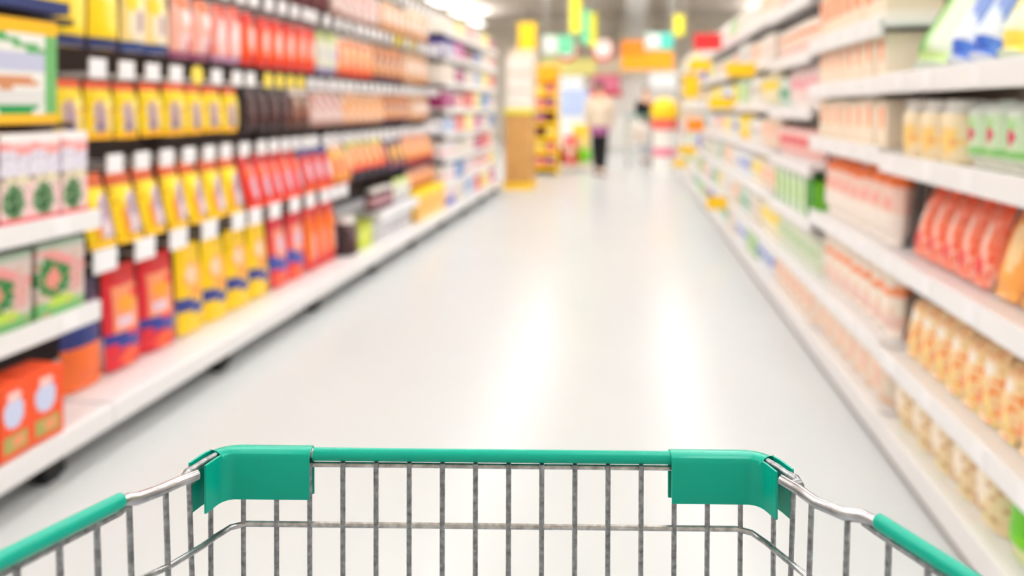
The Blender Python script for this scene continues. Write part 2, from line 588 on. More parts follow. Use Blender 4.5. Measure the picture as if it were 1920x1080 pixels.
Yl, Rd, Wh, Cr = (252, 222, 8), (222, 30, 36), (246, 244, 244), (246, 226, 196)
Lav, Or, OrR, Bl = (176, 158, 178), (246, 130, 20), (224, 84, 26), (40, 74, 160)
STY = {
    # hanging rack
    'yellow_window': (Yl, [('band', .86, 1, OrR), ('rect', .1, .5, .6, .82, (255, 226, 0)), ('ell', .34, .36, .2, .32, (206, 186, 190)), ('ell', .34, .34, .13, .24, (166, 148, 172)), ('ell', .34, .2, .08, .08, (120, 100, 130)), ('ell', .8, .36, .14, .26, (222, 190, 150)), ('ell', .8, .3, .08, .16, (170, 140, 150)), ('speck', .1, .8, (214, 150, 30), .05), ('ell', .62, .62, .1, .1, (255, 244, 150)), ('band', 0, .09, (252, 190, 0))]),
    'yellow_tall': ((250, 214, 8), [('band', .82, 1, (216, 92, 30)), ('rect', .1, .55, .62, .8, (255, 228, 10)), ('ell', .6, .38, .34, .34, (214, 190, 190)), ('ell', .58, .38, .26, .28, (174, 156, 178)), ('speck', .06, .8, (190, 130, 40), .06), ('ell', .5, .24, .13, .12, (226, 206, 214)), ('ell', .7, .55, .12, .14, (160, 132, 150)), ('ell', .25, .3, .08, .2, (236, 150, 20)), ('band', 0, .08, (250, 200, 0))]),
    'yellow_snack': ((252, 216, 16), [('ell', .6, .55, .28, .3, (254, 228, 90)), ('ell', .3, .8, .2, .12, (246, 246, 230)), ('band', 0, .14, (34, 50, 110))]),
    'cream_snack': ((250, 226, 150), [('ell', .5, .4, .34, .3, (246, 234, 208)), ('ell', .5, .45, .14, .15, (176, 150, 160)), ('ell', .25, .75, .2, .15, (252, 208, 30)), ('band', 0, .13, (44, 72, 140))]),
    'pink_snack': ((244, 182, 168), [('diag', .62, 1.1, (242, 120, 70), .7), ('ell', .55, .66, .2, .14, Wh), ('ell', .5, .25, .3, .16, (236, 204, 208)), ('ell', .62, .2, .12, .1, (206, 20, 60)), ('band', 0, .1, (150, 60, 110))]),
    'rose_snack': ((240, 150, 140), [('diag', .75, 1.2, (236, 70, 50), .6), ('ell', .5, .4, .35, .35, (248, 212, 210)), ('ell', .45, .5, .12, .16, (250, 236, 236)), ('band', 0, .12, (176, 130, 170))]),
    'red_pouch': ((236, 62, 30), [('ell', .5, .48, .28, .26, (240, 176, 158)), ('ell', .45, .5, .15, .15, (230, 206, 208)), ('band', .86, 1, (216, 24, 26)), ('rect', .06, .15, .2, .7, (250, 96, 30)), ('band', 0, .1, (226, 40, 30))]),
    'red_tall': ((228, 44, 30), [('ell', .55, .45, .26, .32, (200, 176, 196)), ('ell', .3, .62, .14, .14, (255, 96, 20)), ('band', .84, 1, (190, 26, 40)), ('ell', .6, .7, .2, .1, (240, 140, 130)), ('band', 0, .1, (240, 66, 26))]),
    'red_blue': ((220, 34, 52), [('rect', .12, .36, .88, .78, (240, 150, 110)), ('ell', .5, .62, .24, .1, (250, 160, 40)), ('ell', .4, .45, .2, .07, (232, 204, 220)), ('rect', .6, .66, .86, .76, (240, 70, 60)), ('wave', .2, .33, (44, 60, 150), .03), ('band', .86, 1, (204, 20, 30)), ('ell', .6, .08, .3, .06, (250, 96, 30))]),
    'yellow_blue': ((252, 210, 16), [('ell', .5, .6, .32, .22, (248, 176, 80)), ('ell', .4, .66, .16, .1, (240, 214, 190)), ('ell', .6, .44, .2, .07, (236, 150, 50)), ('wave', .22, .36, (50, 66, 144), .04), ('band', 0, .1, (250, 210, 20))]),
    'pink_blue': ((232, 64, 62), [('rect', .12, .4, .88, .82, (238, 160, 140)), ('wave', .22, .38, (66, 84, 170), .05), ('ell', .45, .6, .2, .12, (226, 190, 210)), ('band', .86, 1, (210, 24, 60)), ('ell', .5, .1, .4, .07, (244, 110, 40))]),
    'red_orange': ((236, 82, 40), [('ell', .3, .5, .14, .36, (250, 140, 30)), ('ell', .62, .36, .18, .24, (208, 180, 200)), ('band', 0, .14, (226, 50, 50)), ('band', .85, 1, (226, 60, 60))]),
    'blue_orange': ((238, 110, 40), [('band', .42, .62, (36, 50, 120)), ('band', .62, .8, (170, 130, 160)), ('band', .8, 1, (60, 40, 80))]),
    'dark_pouch': ((52, 34, 38), [('ell', .5, .55, .3, .25, (96, 70, 74)), ('ell', .5, .25, .2, .14, (86, 16, 18)), ('rect', .2, .78, .8, .86, (110, 90, 96)), ('speck', .3, .8, (130, 104, 106), .12)]),
    'brown_white': ((96, 56, 46), [('rect', .2, .3, .8, .8, (206, 176, 160)), ('ell', .5, .4, .2, .2, (140, 60, 40)), ('band', .86, 1, (226, 214, 210))]),
    'pink_cream': ((216, 186, 178), [('ell', .35, .4, .2, .3, (238, 226, 226)), ('ell', .78, .4, .16, .2, (150, 96, 96)), ('diag', .4, .62, (206, 120, 110), .6), ('ell', .5, .7, .25, .14, Wh), ('band', 0, .16, (182, 140, 130)), ('speck', 0, 1, (210, 150, 140), .12)]),
    'cream_orange': ((228, 180, 134), [('ell', .5, .42, .36, .28, (236, 216, 206)), ('rect', 0, .9, .3, 1, (90, 60, 70)), ('diag', .66, .8, (206, 80, 40), .8), ('band', 0, .14, (196, 140, 120)), ('band', .86, 1, (236, 196, 170)), ('speck', .2, .7, (240, 160, 70), .18)]),
    'orange_cream': ((236, 120, 70), [('ell', .5, .34, .3, .16, (226, 190, 180)), ('ell', .5, .62, .34, .2, (244, 206, 170)), ('band', .86, 1, (244, 222, 200)), ('band', 0, .1, (220, 60, 40)), ('speck', .2, .5, (250, 160, 60), .2)]),
    'amber_purple': ((206, 136, 76), [('ell', .5, .5, .34, .26, (236, 208, 190)), ('band', 0, .16, (92, 50, 90)), ('rect', .1, .72, .4, .9, (196, 96, 40)), ('speck', .3, .8, (150, 80, 60), .15)]),
    'green_white': ((226, 230, 206), [('band', .8, 1, (190, 206, 120)), ('ell', .5, .45, .28, .2, (206, 204, 226)), ('band', 0, .14, (160, 150, 190))]),
    'tan_cream': ((220, 176, 134), [('ell', .5, .5, .36, .3, (236, 220, 214)), ('rect', .1, .82, .5, .96, (160, 96, 70)), ('band', 0, .18, (206, 150, 110)), ('band', .84, 1, (236, 184, 120))]),
    'maroon': ((96, 24, 34), [('ell', .5, .5, .28, .22, (70, 40, 44)), ('band', .85, 1, (150, 40, 40))]),
    'cap_red_blue': ((214, 60, 56), [('band', .78, 1, (52, 60, 140)), ('ell', .5, .45, .28, .22, (220, 190, 206)), ('band', 0, .14, (236, 96, 30))]),
    'fruit': ((240, 180, 70), [('rect', .05, .3, .3, .86, (214, 206, 150)), ('ell', .4, .55, .3, .22, (240, 100, 60)), ('ell', .55, .62, .14, .1, (246, 196, 170)), ('band', .86, 1, (222, 214, 70)), ('band', 0, .2, (40, 34, 52)), ('band', .2, .3, (226, 70, 60))]),
    'gold_red': ((238, 178, 60), [('rect', .5, .2, .95, .85, (236, 200, 180)), ('ell', .3, .4, .16, .26, (220, 80, 36)), ('band', 0, .12, (190, 60, 40)), ('band', .86, 1, (240, 210, 190))]),
    'navy_gold': ((58, 56, 92), [('ell', .5, .5, .34, .26, (236, 176, 90)), ('band', .86, 1, (226, 222, 236)), ('ell', .5, .16, .3, .08, (170, 60, 50))]),
    'pink_brown': ((226, 160, 150), [('rect', .1, .3, .5, .9, (226, 160, 70)), ('ell', .7, .5, .16, .2, (240, 220, 226)), ('band', 0, .2, (160, 50, 50)), ('band', .2, .28, (240, 150, 70))]),
    # near shelf boxes
    'garden_box': ((240, 240, 236), [('band', .88, 1, (252, 190, 20)), ('diag', .76, .84, (90, 170, 100), .3), ('rect', 0, 0, 1, .09, (250, 190, 40)), ('rect', .1, .5, .85, .68, (196, 200, 226)), ('ell', .5, .4, .3, .06, (206, 140, 100)), ('ell', .6, .16, .24, .06, (30, 150, 80)), ('rect', .9, .1, 1, .86, (110, 180, 110)), ('rect', .05, .2, .85, .3, (226, 226, 226))]),
    'tray_pack': ((240, 208, 208), [('ell', .42, .27, .36, .18, (84, 128, 84)), ('ell', .42, .25, .2, .12, (46, 92, 52)), ('rect', .86, 0, 1, .5, (236, 196, 200)), ('speck', .06, .46, (150, 180, 140), .07), ('band', .46, .54, (226, 218, 186)),
                   ('speck', .44, .56, (170, 150, 150), .3), ('band', .56, .8, (228, 226, 240)), ('speck', .58, .78, (206, 196, 214), .25), ('band', .92, 1, (250, 246, 246)), ('wave', .8, .87, (238, 160, 160), .02), ('band', 0, .08, (226, 110, 120))]),
    'green_carton': ((208, 192, 186), [('ell', .35, .55, .34, .3, (40, 124, 62)), ('ell', .33, .52, .14, .14, (226, 140, 130)), ('speck', .3, .8, (90, 150, 96), .1), ('diag', .7, .84, (228, 150, 150), .35), ('wave', 0, .2, (120, 188, 120), .03),
                   ('ell', .5, .2, .3, .07, (186, 216, 80)), ('ell', .82, .5, .14, .24, (216, 164, 160)), ('speck', .05, .9, (206, 160, 120), .08), ('band', .93, 1, (170, 190, 170))]),
    'orange_box': ((238, 84, 36), [('ell', .45, .62, .32, .22, (206, 214, 244)), ('ell', .45, .85, .22, .07, (250, 206, 200)), ('rect', .1, .1, .9, .3, (166, 170, 96)), ('ell', .6, .2, .2, .08, (238, 150, 110)), ('band', 0, .08, (236, 96, 50))]),
    'lime_box': ((206, 222, 60), [('ell', .5, .5, .3, .25, (226, 234, 130)), ('band', .8, 1, (170, 180, 60))]),
    'white_box': ((238, 236, 238), [('band', .2, .3, (160, 160, 170)), ('ell', .5, .62, .3, .15, (206, 210, 226))]),
    'white_pink': ((244, 238, 238), [('band', .25, .42, (240, 150, 170)), ('rect', .5, .6, .9, .84, (220, 210, 226))]),
    'white_blue': ((236, 240, 246), [('rect', .1, .4, .6, .85, (50, 120, 200)), ('band', .1, .22, (150, 190, 230))]),
    'white_red': ((246, 240, 236), [('ell', .5, .5, .26, .3, (220, 60, 66)), ('band', .85, 1, (236, 200, 200))]),
    'yellow_carton': ((250, 206, 110), [('ell', .5, .45, .3, .26, (246, 178, 90)), ('band', .82, 1, (250, 226, 40)), ('rect', .05, .1, .3, .3, (246, 226, 196)), ('speck', .1, .7, (240, 150, 60), .1)]),
    'plum': ((150, 40, 100), [('ell', .5, .5, .26, .25, (226, 150, 200)), ('band', .85, 1, (236, 220, 230))]),
    'magenta': ((206, 90, 170), [('ell', .5, .5, .3, .22, (244, 220, 240))]),
    'violet': ((70, 60, 150), [('band', .3, .6, (226, 226, 240))]),
    'sea_blue': ((20, 110, 190), [('ell', .5, .5, .25, .25, (220, 236, 246))]),
    'red_small': ((226, 70, 76), [('ell', .5, .5, .26, .25, (248, 226, 220))]),
    'pale': ((240, 234, 224), [('ell', .5, .5, .28, .24, (226, 206, 200)), ('band', 0, .16, (226, 214, 196))]),
    'pale_yellow': ((248, 236, 150), [('ell', .5, .5, .28, .24, (250, 246, 226)), ('band', 0, .16, (246, 214, 60))]),
    'choco': ((92, 44, 56), [('band', .3, .55, (206, 160, 170))]),
    # the pale side
    'flour_green': ((214, 226, 206), [('rect', .08, .0, .5, 1, (60, 160, 44)), ('rect', .5, .0, .62, 1, (176, 216, 146)), ('band', 0, .12, (196, 224, 150))]),
    'flour_blue': ((220, 226, 236), [('diag', .5, .8, (120, 146, 206), .5), ('band', 0, .16, (70, 120, 210)), ('ell', .5, .1, .2, .05, (40, 100, 210)), ('ell', .5, .32, .26, .12, (206, 220, 232))]),
    'flour_lime': ((220, 232, 200), [('ell', .4, .4, .15, .1, (250, 220, 40)), ('band', .0, .16, (246, 220, 90)), ('diag', .5, .66, (186, 216, 140), .4)]),
    'cream_bag': ((250, 232, 196), [('ell', .3, .58, .12, .14, (206, 60, 60)), ('ell', .6, .36, .22, .2, (250, 214, 130)), ('band', .82, 1, (250, 248, 244)), ('speck', .2, .6, (244, 180, 120), .1)]),
    'green_bag': ((214, 236, 204), [('ell', .5, .5, .16, .14, (204, 60, 96)), ('band', 0, .14, (226, 226, 216)), ('band', .2, .32, (140, 206, 120)), ('band', .82, 1, (238, 246, 240)), ('ell', .5, .66, .2, .08, (170, 220, 150))]),
    'red_noodle': ((244, 130, 100), [('diag', .3, .5, (248, 186, 170), .7), ('ell', .45, .5, .2, .2, (246, 206, 190)), ('ell', .5, .2, .2, .1, (230, 30, 60)), ('band', .84, 1, (240, 90, 50)), ('speck', .1, .9, (240, 84, 44), .14)]),
    'amber_noodle': ((246, 176, 90), [('rect', .1, .1, .4, .9, (246, 120, 40)), ('ell', .65, .5, .2, .26, (250, 216, 160)), ('band', .85, 1, (230, 80, 40))]),
    'straw_noodle': ((246, 216, 166), [('speck', 0, 1, (240, 140, 70), .2), ('diag', .3, .46, (250, 230, 140), .8), ('speck', 0, 1, (232, 190, 140), .2), ('ell', .5, .7, .25, .1, (248, 240, 226)), ('ell', .4, .3, .16, .1, (236, 130, 90))]),
    'green_top': ((240, 218, 178), [('band', .72, 1, (110, 204, 30)), ('speck', .05, .8, (206, 150, 100), .14), ('ell', .5, .5, .24, .2, (248, 234, 214)), ('ell', .35, .25, .12, .1, (160, 110, 60)), ('ell', .6, .12, .16, .06, (190, 220, 110))]),
    'green_leaf': ((120, 208, 20), [('ell', .5, .5, .3, .2, (96, 190, 10)), ('band', 0, .2, (220, 226, 170))]),
    'orange_carton': ((246, 232, 210), [('rect', .42, .4, .78, .86, (240, 112, 40)), ('ell', .6, .5, .1, .08, (250, 170, 100)), ('band', 0, .1, (236, 220, 196))]),
    'orange_half': ((244, 228, 204), [('rect', .12, .42, .8, .9, (244, 134, 76)), ('band', 0, .16, (246, 240, 230))]),
    'orange_head': ((246, 214, 200), [('band', .74, .97, (246, 122, 56)), ('band', 0, .4, (248, 240, 232)), ('rect', .2, .46, .8, .62, (244, 170, 160))]),
    'peach_band': ((248, 236, 222), [('wave', .58, .72, (244, 150, 100), .05), ('band', .1, .3, (246, 214, 206)), ('speck', .1, .5, (246, 206, 180), .14)]),
    'peach': ((248, 232, 214), [('ell', .5, .5, .3, .22, (246, 206, 186)), ('band', 0, .1, (240, 210, 180)), ('speck', .2, .8, (246, 190, 150), .08)]),
    'rose_white': ((246, 226, 222), [('ell', .5, .6, .3, .2, (240, 170, 180)), ('band', 0, .2, (248, 240, 236)), ('speck', .2, .8, (240, 190, 190), .1)]),
    'mint_pack': ((206, 228, 214), [('band', .3, .6, (90, 170, 140)), ('ell', .5, .75, .2, .1, (246, 246, 240))]),
    'leaf_box': ((246, 248, 240), [('rect', 0, 0, .4, 1, (80, 180, 60)), ('rect', .4, .2, .55, .8, (206, 230, 90))]),
    'deep_green': ((20, 120, 40), [('rect', 0, 0, .2, 1, (120, 210, 40)), ('ell', .6, .5, .2, .2, (10, 90, 30))]),
    'blue_tub': ((44, 60, 170), [('band', .3, .5, (120, 130, 214))]),
    'white_tub': ((246, 246, 242), [('band', .3, .6, (226, 226, 220)), ('ell', .5, .5, .2, .14, (206, 196, 190))]),
    'lemon_pack': ((250, 240, 200), [('band', .4, .7, (250, 220, 40)), ('ell', .5, .2, .2, .1, (246, 250, 240))]),
    'sky_pack': ((236, 242, 248), [('band', .3, .55, (130, 150, 220)), ('ell', .5, .75, .2, .1, (240, 246, 250))]),
    'sage_pack': ((226, 236, 214), [('ell', .5, .5, .3, .2, (170, 206, 150)), ('band', .84, 1, (246, 246, 236))]),
    'red_pack': ((244, 196, 190), [('band', .4, .62, (228, 100, 110)), ('band', 0, .1, (240, 230, 226))]),
    'yellow_bag': ((250, 222, 70), [('ell', .5, .5, .25, .2, (250, 240, 180)), ('band', 0, .16, (240, 190, 30))]),
}

MESH = {}
def pack_mesh(kind, w, h, d, style, fine):
    key = (kind, round(w, 3), round(h, 3), round(d, 3), style, fine)
    if key not in MESH:
        if kind in ('pouch', 'bag'):
            n = (13, 20) if fine else (6, 9)
            MESH[key] = pouch_mesh(w, h, d, style, n[0], n[1], .1 if kind == 'pouch' else .02, .42 if kind == 'pouch' else .2)
        elif kind == 'jar':
            MESH[key] = jar_mesh(w, h, d, style)
        else:
            n = (16, 22) if fine else (5, 8)
            MESH[key] = box_mesh(w, h, d, style, n[0], n[1])
    return MESH[key]

HEAD = {}
def header_mesh(w, rgb):
    k = (round(w, 3), rgb)
    if k not in HEAD:
        mb = MB()
        mb.box(-w * .44, w * .44, -.006, .006, -.012, .022, rgb)
        HEAD[k] = mb.mesh('header_card', M['card'])
    return HEAD[k]
LIDM = {}

def put_pack(name, kind, side, x, y, z, w, h, d, style, label, cat, group, fine=True, lean=0.0, jit=.05, header=None):
    """one pack: its front faces the aisle; side -1 is the snack rack, +1 the pale shelves"""
    me = pack_mesh(kind, w, h, d, style, fine)
    o = link(name, me)
    # x is the plane of the pack's front foot
    o.location = (x - (-side) * (d / 2), y, z + abs(math.sin(lean)) * d * .5)
    o.rotation_euler = (-lean, 0, (R(90) if side < 0 else R(-90)) + random.uniform(-jit, jit))
    s = random.uniform(.97, 1.02)
    o.scale = (s * .99, s * .99, s)
    tag(o, label, cat, group)
    if header:
        c = link('header_card', header_mesh(w, header), o)
        c.location = (0, 0, h * .975)
    if kind == 'jar':
        k = (round(w, 3), round(h, 3), round(d, 3))
        if k not in LIDM:
            LIDM[k] = jar_lid(w, h, d).mesh('lid', M['white'], True)
        link('lid', LIDM[k], o)
    return o

# ------------------------------------------------------------------ shelving of the snack side (hook rack, x < 0)
LB = [1.3, 2.3, 3.3, 4.3, 5.3, 6.3, 7.3, 8.3, 9.3, 10.3]
DECK = 0.165
LBACK = -2.36
LNAME = 'first second third fourth fifth sixth seventh eighth ninth'.split()
def left_unit(i, levels, lip_x, lip_h, dark):
    y0, y1 = LB[i], LB[i + 1]
    if i == 0:
        lb = 'white shelf unit with boxed goods, before the hook racks begin'
    else:
        lb = ('dark backed hook rack unit, ' if dark else 'pale shelf unit of small boxes, ') + LNAME[i] + ' bay along the snack side'
    t = thing('shelving_unit', lb, 'shelving', (-2.08, (y0 + y1) / 2, 0), 0, 'shelving bays of the snack side')
    L = (y1 - y0) / 2 - .002
    ox = 2.08
    d = MB()
    d.box(LBACK + ox, -1.815 + ox, -L, L, DECK - .03, DECK)
    d.box(-1.815 + ox, -1.80 + ox, -L, L, .09, DECK)
    bevel(d.build('base_deck', M['white_metal'], t), .003)
    MB().box(LBACK - .03 + ox, LBACK + ox, -L, L, DECK - .03, 2.3).build('back_panel', M['back_dark'] if dark else M['back_pale'], t)
    for s in (-1, 1):
        MB().box(LBACK + ox - .02, LBACK + ox + .045, s * (L - .02) - .018, s * (L - .02) + .018, 0, 2.32).build('upright', M['back_dark'] if dark else M['grey_metal'], t)
    lg = MB().box(-2.2 + ox, -1.84 + ox, L - .26, L - .18, .015, DECK - .03)
    lg.box(-1.9 + ox, -1.85 + ox, L - .25, L - .19, 0, .015)
    lg.build('leg', M['black'], t)
    for z in levels:
        plain = i == 0 and z > 1
        s = MB().box(LBACK + ox, lip_x + ox - (.1 if plain else .012), -L, L, z - .022, z)
        s = bevel(s.build('shelf', M['back_dark' if plain else 'white_metal'], t), .002)
        if plain:
            continue
        MB().box(lip_x + ox - .012, lip_x + ox + .006, -L, L, z - lip_h, z + .012).build('price_rail', M['white_metal'], s)
        for k in range(3 if i < 5 else 0):
            a = -L + (2 * L) * (k + .5) / 3 + random.uniform(-.06, .06)
            MB().box(lip_x + ox + .006, lip_x + ox + .009, a - .035, a + .035, z - lip_h + .006, z + .004).build('price_label', M['tag_white'], s)
    return t
for i in range(9):
    if i == 0:
        left_unit(i, [.52, .845, 1.165, 1.53], -1.86, .055, True)
    elif i in (4, 5):
        left_unit(i, [.40] if i == 4 else [], -1.88, .07, True)
    elif i < 6:
        left_unit(i, [], -1.9, .05, True)
    else:
        left_unit(i, [.42, .68, .94, 1.20, 1.48, 1.76, 2.02], -1.88, .055, False)

# hooks with a price tag at the tip
rod_me = {}
def hook(y, z, tipx, rgb, label, wd=.085, hg=.072):
    t = thing('peg_hook', label, 'peg hook', (LBACK, y, z), 0, 'peg hooks with price tags')
    for q in LB:
        if abs(y - q) < .05:
            t.location.y = q + (.05 if y >= q else -.05)
    k = round(tipx - LBACK, 3)
    if k not in rod_me:
        rod_me[k] = (MB().tube([(0.0015, 0, 0), (k, 0, .0)], .0035, 6).mesh('rod', M['grey_metal'], True),
                     MB().box(k - .004, k + .003, -wd / 2, wd / 2, -hg * .25, hg * .75).mesh('price_tag', M['tag_white']),
                     MB().lathe([(0, -.004), (wd / 2, -.004), (wd / 2, .003), (0, .003)], 18).mesh('price_tag', M['tag_yellow']))
    link('rod', rod_me[k][0], t)
    if rgb == 'white':
        link('price_tag', rod_me[k][1], t)
    else:
        c = link('price_tag', rod_me[k][2], t)
        c.location = (k, 0, .018)
        c.rotation_euler = (0, R(90), 0)
    return t

# rows: (row words, bottom z, height, lean, front x, tag z, segments)
# segment: (description, name, style, y from, y to, count)
ROWS = [
    ('top hook row', 1.87, .25, 0.0, -2.03, 2.14, 'white', [
        ('maroon snack pouch', 'snack_pouch', 'maroon', 3.9, 4.75, 5),
        ('pink and cream snack pouch', 'snack_pouch', 'pink_cream', 4.8, 5.75, 6),
        ('tan and cream snack pouch', 'snack_pouch', 'tan_cream', 5.8, 7.25, 8)]),
    ('second hook row', 1.445, .29, 0.0, -2.03, 1.765, 'white', [
        ('yellow snack bag with navy foot', 'snack_bag', 'yellow_snack', 2.31, 2.66, 2),
        ('cream and yellow snack bag', 'snack_bag', 'cream_snack', 2.67, 2.98, 2),
        ('pink snack bag with white oval', 'snack_bag', 'pink_snack', 2.99, 3.31, 2),
        ('rose snack bag', 'snack_bag', 'rose_snack', 3.32, 3.58, 2),
        ('bright red sauce pouch', 'sauce_pouch', 'red_pouch', 3.6, 4.52, 6),
        ('pale green and white pouch', 'sauce_pouch', 'green_white', 4.55, 4.88, 2),
        ('orange pouch with cream oval', 'sauce_pouch', 'orange_cream', 4.9, 5.6, 5),
        ('amber pouch with purple foot', 'sauce_pouch', 'amber_purple', 5.62, 6.42, 5),
        ('cream and tan pouch', 'sauce_pouch', 'tan_cream', 6.45, 7.25, 5)]),
    ('third hook row', 1.085, .235, 0.05, -2.02, 1.345, 'white', [
        ('yellow pouch with grey window', 'snack_pouch', 'yellow_window', 2.31, 3.56, 8),
        ('dark brown pouch', 'coffee_pouch', 'dark_pouch', 3.6, 4.13, 4),
        ('brown pouch with pale label', 'coffee_pouch', 'brown_white', 4.14, 4.42, 2),
        ('pink and cream pouch', 'snack_pouch', 'pink_cream', 4.43, 4.97, 4),
        ('cream pouch with orange flash', 'snack_pouch', 'cream_orange', 4.99, 5.85, 6),
        ('amber pouch with purple foot', 'snack_pouch', 'amber_purple', 5.87, 6.6, 5),
        ('tan pouch with cream oval', 'snack_pouch', 'tan_cream', 6.62, 7.25, 4)]),
    ('fourth hook row', .665, .30, 0.24, -1.95, .985, 'white', [
        ('tall yellow pouch with lilac window', 'sauce_pouch', 'yellow_tall', 2.4, 3.5, 7),
        ('tall red pouch with lilac oval', 'sauce_pouch', 'red_tall', 3.53, 4.2, 5),
        ('red pouch with blue top', 'sauce_pouch', 'cap_red_blue', 4.22, 4.66, 3),
        ('gold and red pouch', 'sauce_pouch', 'gold_red', 4.68, 4.98, 2),
        ('orange fruit pouch with dark foot', 'sauce_pouch', 'fruit', 5.0, 5.78, 5),
        ('navy and gold pouch', 'sauce_pouch', 'navy_gold', 5.82, 6.3, 3),
        ('pink pouch with amber panel', 'sauce_pouch', 'pink_brown', 6.33, 7.22, 6)]),
    ('floor row', DECK + .002, .405, 0.06, -1.99, .625, 'white', [
        ('orange refill pack with navy band', 'refill_pouch', 'blue_orange', 2.31, 2.52, 1),
        ('big red refill pack with blue wave', 'refill_pouch', 'red_blue', 2.53, 2.97, 2),
        ('big yellow refill pack with blue wave', 'refill_pouch', 'yellow_blue', 2.99, 3.83, 4),
        ('red refill pack with pink panel', 'refill_pouch', 'pink_blue', 3.86, 4.28, 2),
        ('red and orange refill pack', 'refill_pouch', 'red_orange', 4.31, 4.78, 3)]),
]
for row, zb, ph, lean, fx, tz, tagc, segs in ROWS:
    for desc, name, style, ya, yb, n in segs:
        pitch = (yb - ya) / n
        pw = pitch * .97
        for k in range(n):
            y = ya + pitch * (k + .5)
            lab = desc + ', ' + ORD[k] + ' along the ' + row
            o = put_pack(name, 'pouch', -1, fx, y, zb + random.uniform(0, .004), pw, ph, min(.075, pw * .5), style, lab, 'pouch' if name != 'snack_bag' else 'snack bag',
                         desc + ' packs', fine=y < 5, lean=lean + random.uniform(-.02, .03), jit=.07)
            rgb = 'white'
            if (row == 'third hook row' and (style == 'dark_pouch' or (style == 'yellow_window' and k == 4))):
                rgb = 'yellow'
            if row == 'second hook row' and style == 'amber_purple' and k in (1, 2, 4):
                rgb = 'yellow'
            if row == 'floor row':
                hook(y, tz, -1.93, rgb, 'white tagged peg hook over the ' + ORD[k] + ' ' + desc, .12, .085)
                if pitch > .16:
                    pass
            else:
                hook(y, tz, -1.94, rgb, rgb + ' tagged peg hook over ' + ORD[k] + ' ' + desc + ', ' + row)

# boxed goods of the near bay
def shelf_run(side, name, kind, cat, desc, style, front, z, ya, yb, n, h, d, where, fine=True, lean=0.0, fill=.94, jit=.03):
    pitch = (yb - ya) / n
    out = []
    for k in range(n):
        lab = desc + ', ' + (ORD[k] + ' along ' if n > 1 else 'on ') + where
        out.append(put_pack(name, kind, side, front, ya + pitch * (k + .5), z + .001, pitch * fill, h, d, style, lab, cat,
                            (desc + ' packs') if n > 1 else None, fine, lean, jit))
    return out
shelf_run(-1, 'gift_carton', 'box', 'carton', 'large yellow topped carton with green edge', 'garden_box', -1.885, 1.165, 1.32, 2.14, 2, .325, .26, 'the shelf over the tray packs')
shelf_run(-1, 'gift_carton', 'box', 'carton', 'large yellow carton with navy foot', 'yellow_snack', -1.885, 1.53, 1.4, 2.2, 2, .3, .26, 'the shelf over the boxed goods')
shelf_run(-1, 'tray_pack', 'box', 'tray pack', 'pink and white tray pack with green windows', 'tray_pack', -1.875, .845, 1.42, 2.26, 7, .285, .3, 'the shelf above the green cartons')
shelf_run(-1, 'drink_carton', 'box', 'carton', 'grey carton with large green disc', 'green_carton', -1.88, .52, 1.38, 2.26, 4, .25, .3, 'the shelf above the orange boxes')
shelf_run(-1, 'cereal_box', 'box', 'box', 'orange box with pale blue oval', 'orange_box', -1.812, DECK + .005, 1.45, 2.08, 5, .215, .13, 'the bottom deck of the boxed goods bay', jit=.08)
# mixed goods of the low bay with a white shelf
shelf_run(-1, 'storage_tub', 'jar', 'tub', 'dark tub with lime lid', 'dark_pouch', -1.93, DECK, 4.80, 5.00, 1, .26, .16, 'the deck beside the lime boxes')
shelf_run(-1, 'lime_box', 'box', 'box', 'lime green box', 'lime_box', -1.94, DECK, 5.02, 5.28, 2, .19, .2, 'the deck under the low white shelf')
shelf_run(-1, 'white_box', 'box', 'box', 'white box with grey stripe', 'white_box', -1.94, DECK, 5.33, 6.27, 6, .19, .2, 'the deck under the low white shelf')
shelf_run(-1, 'snack_carton', 'box', 'carton', 'yellow carton with orange disc', 'yellow_carton', -1.88, DECK, 6.33, 7.28, 7, .27, .2, 'the deck beyond the low white shelf')
shelf_run(-1, 'sauce_jar', 'jar', 'jar', 'dark jar with white lid', 'choco', -1.93, .402, 5.32, 5.8, 4, .17, .1, 'the low white shelf')
shelf_run(-1, 'sauce_pouch', 'pouch', 'pouch', 'pale sauce pouch standing upright', 'green_white', -1.93, .402, 5.82, 6.28, 3, .2, .07, 'the low white shelf')
shelf_run(-1, 'sauce_pouch', 'pouch', 'pouch', 'pink refill pouch with amber panel', 'pink_brown', -1.98, DECK + .278, 6.35, 7.28, 6, .18, .07, 'the yellow carton tops', fine=False)

# far bays of the snack side
farsty = [
    [('pink striped white carton', 'white_pink'), ('white carton with blue panel', 'white_blue'), ('white carton with pink band', 'white_pink')],
]
LV = [DECK, .42, .68, .94, 1.20, 1.48, 1.76, 2.02]
LEVW = 'bottom lowest second third fourth fifth sixth top'.split()
FARL = {
    6: ['violet_white', 'white_pink', 'white_pink', 'white_blue', 'plum', 'pale', 'violet', 'pale'],
    7: ['white_blue', 'white_pink', 'pale', 'pale_yellow', 'red_small', 'pale', 'choco', 'white_red'],
    8: ['pale_yellow', 'white_red', 'red_small', 'pale', 'sea_blue', 'pale_yellow', 'pale', 'pale_yellow'],
}
STY['violet_white'] = ((90, 96, 190), [('band', .4, 1, (240, 220, 226))])
DESC = {'violet_white': 'violet and white carton', 'white_pink': 'white carton with pink band', 'white_blue': 'white carton with blue panel', 'plum': 'plum coloured carton', 'pale': 'pale cream carton',
        'violet': 'violet carton with white band', 'pale_yellow': 'pale yellow carton', 'red_small': 'red carton with cream oval', 'choco': 'chocolate brown carton', 'white_red': 'white carton with red disc',
        'sea_blue': 'sea blue carton', 'magenta': 'magenta carton'}
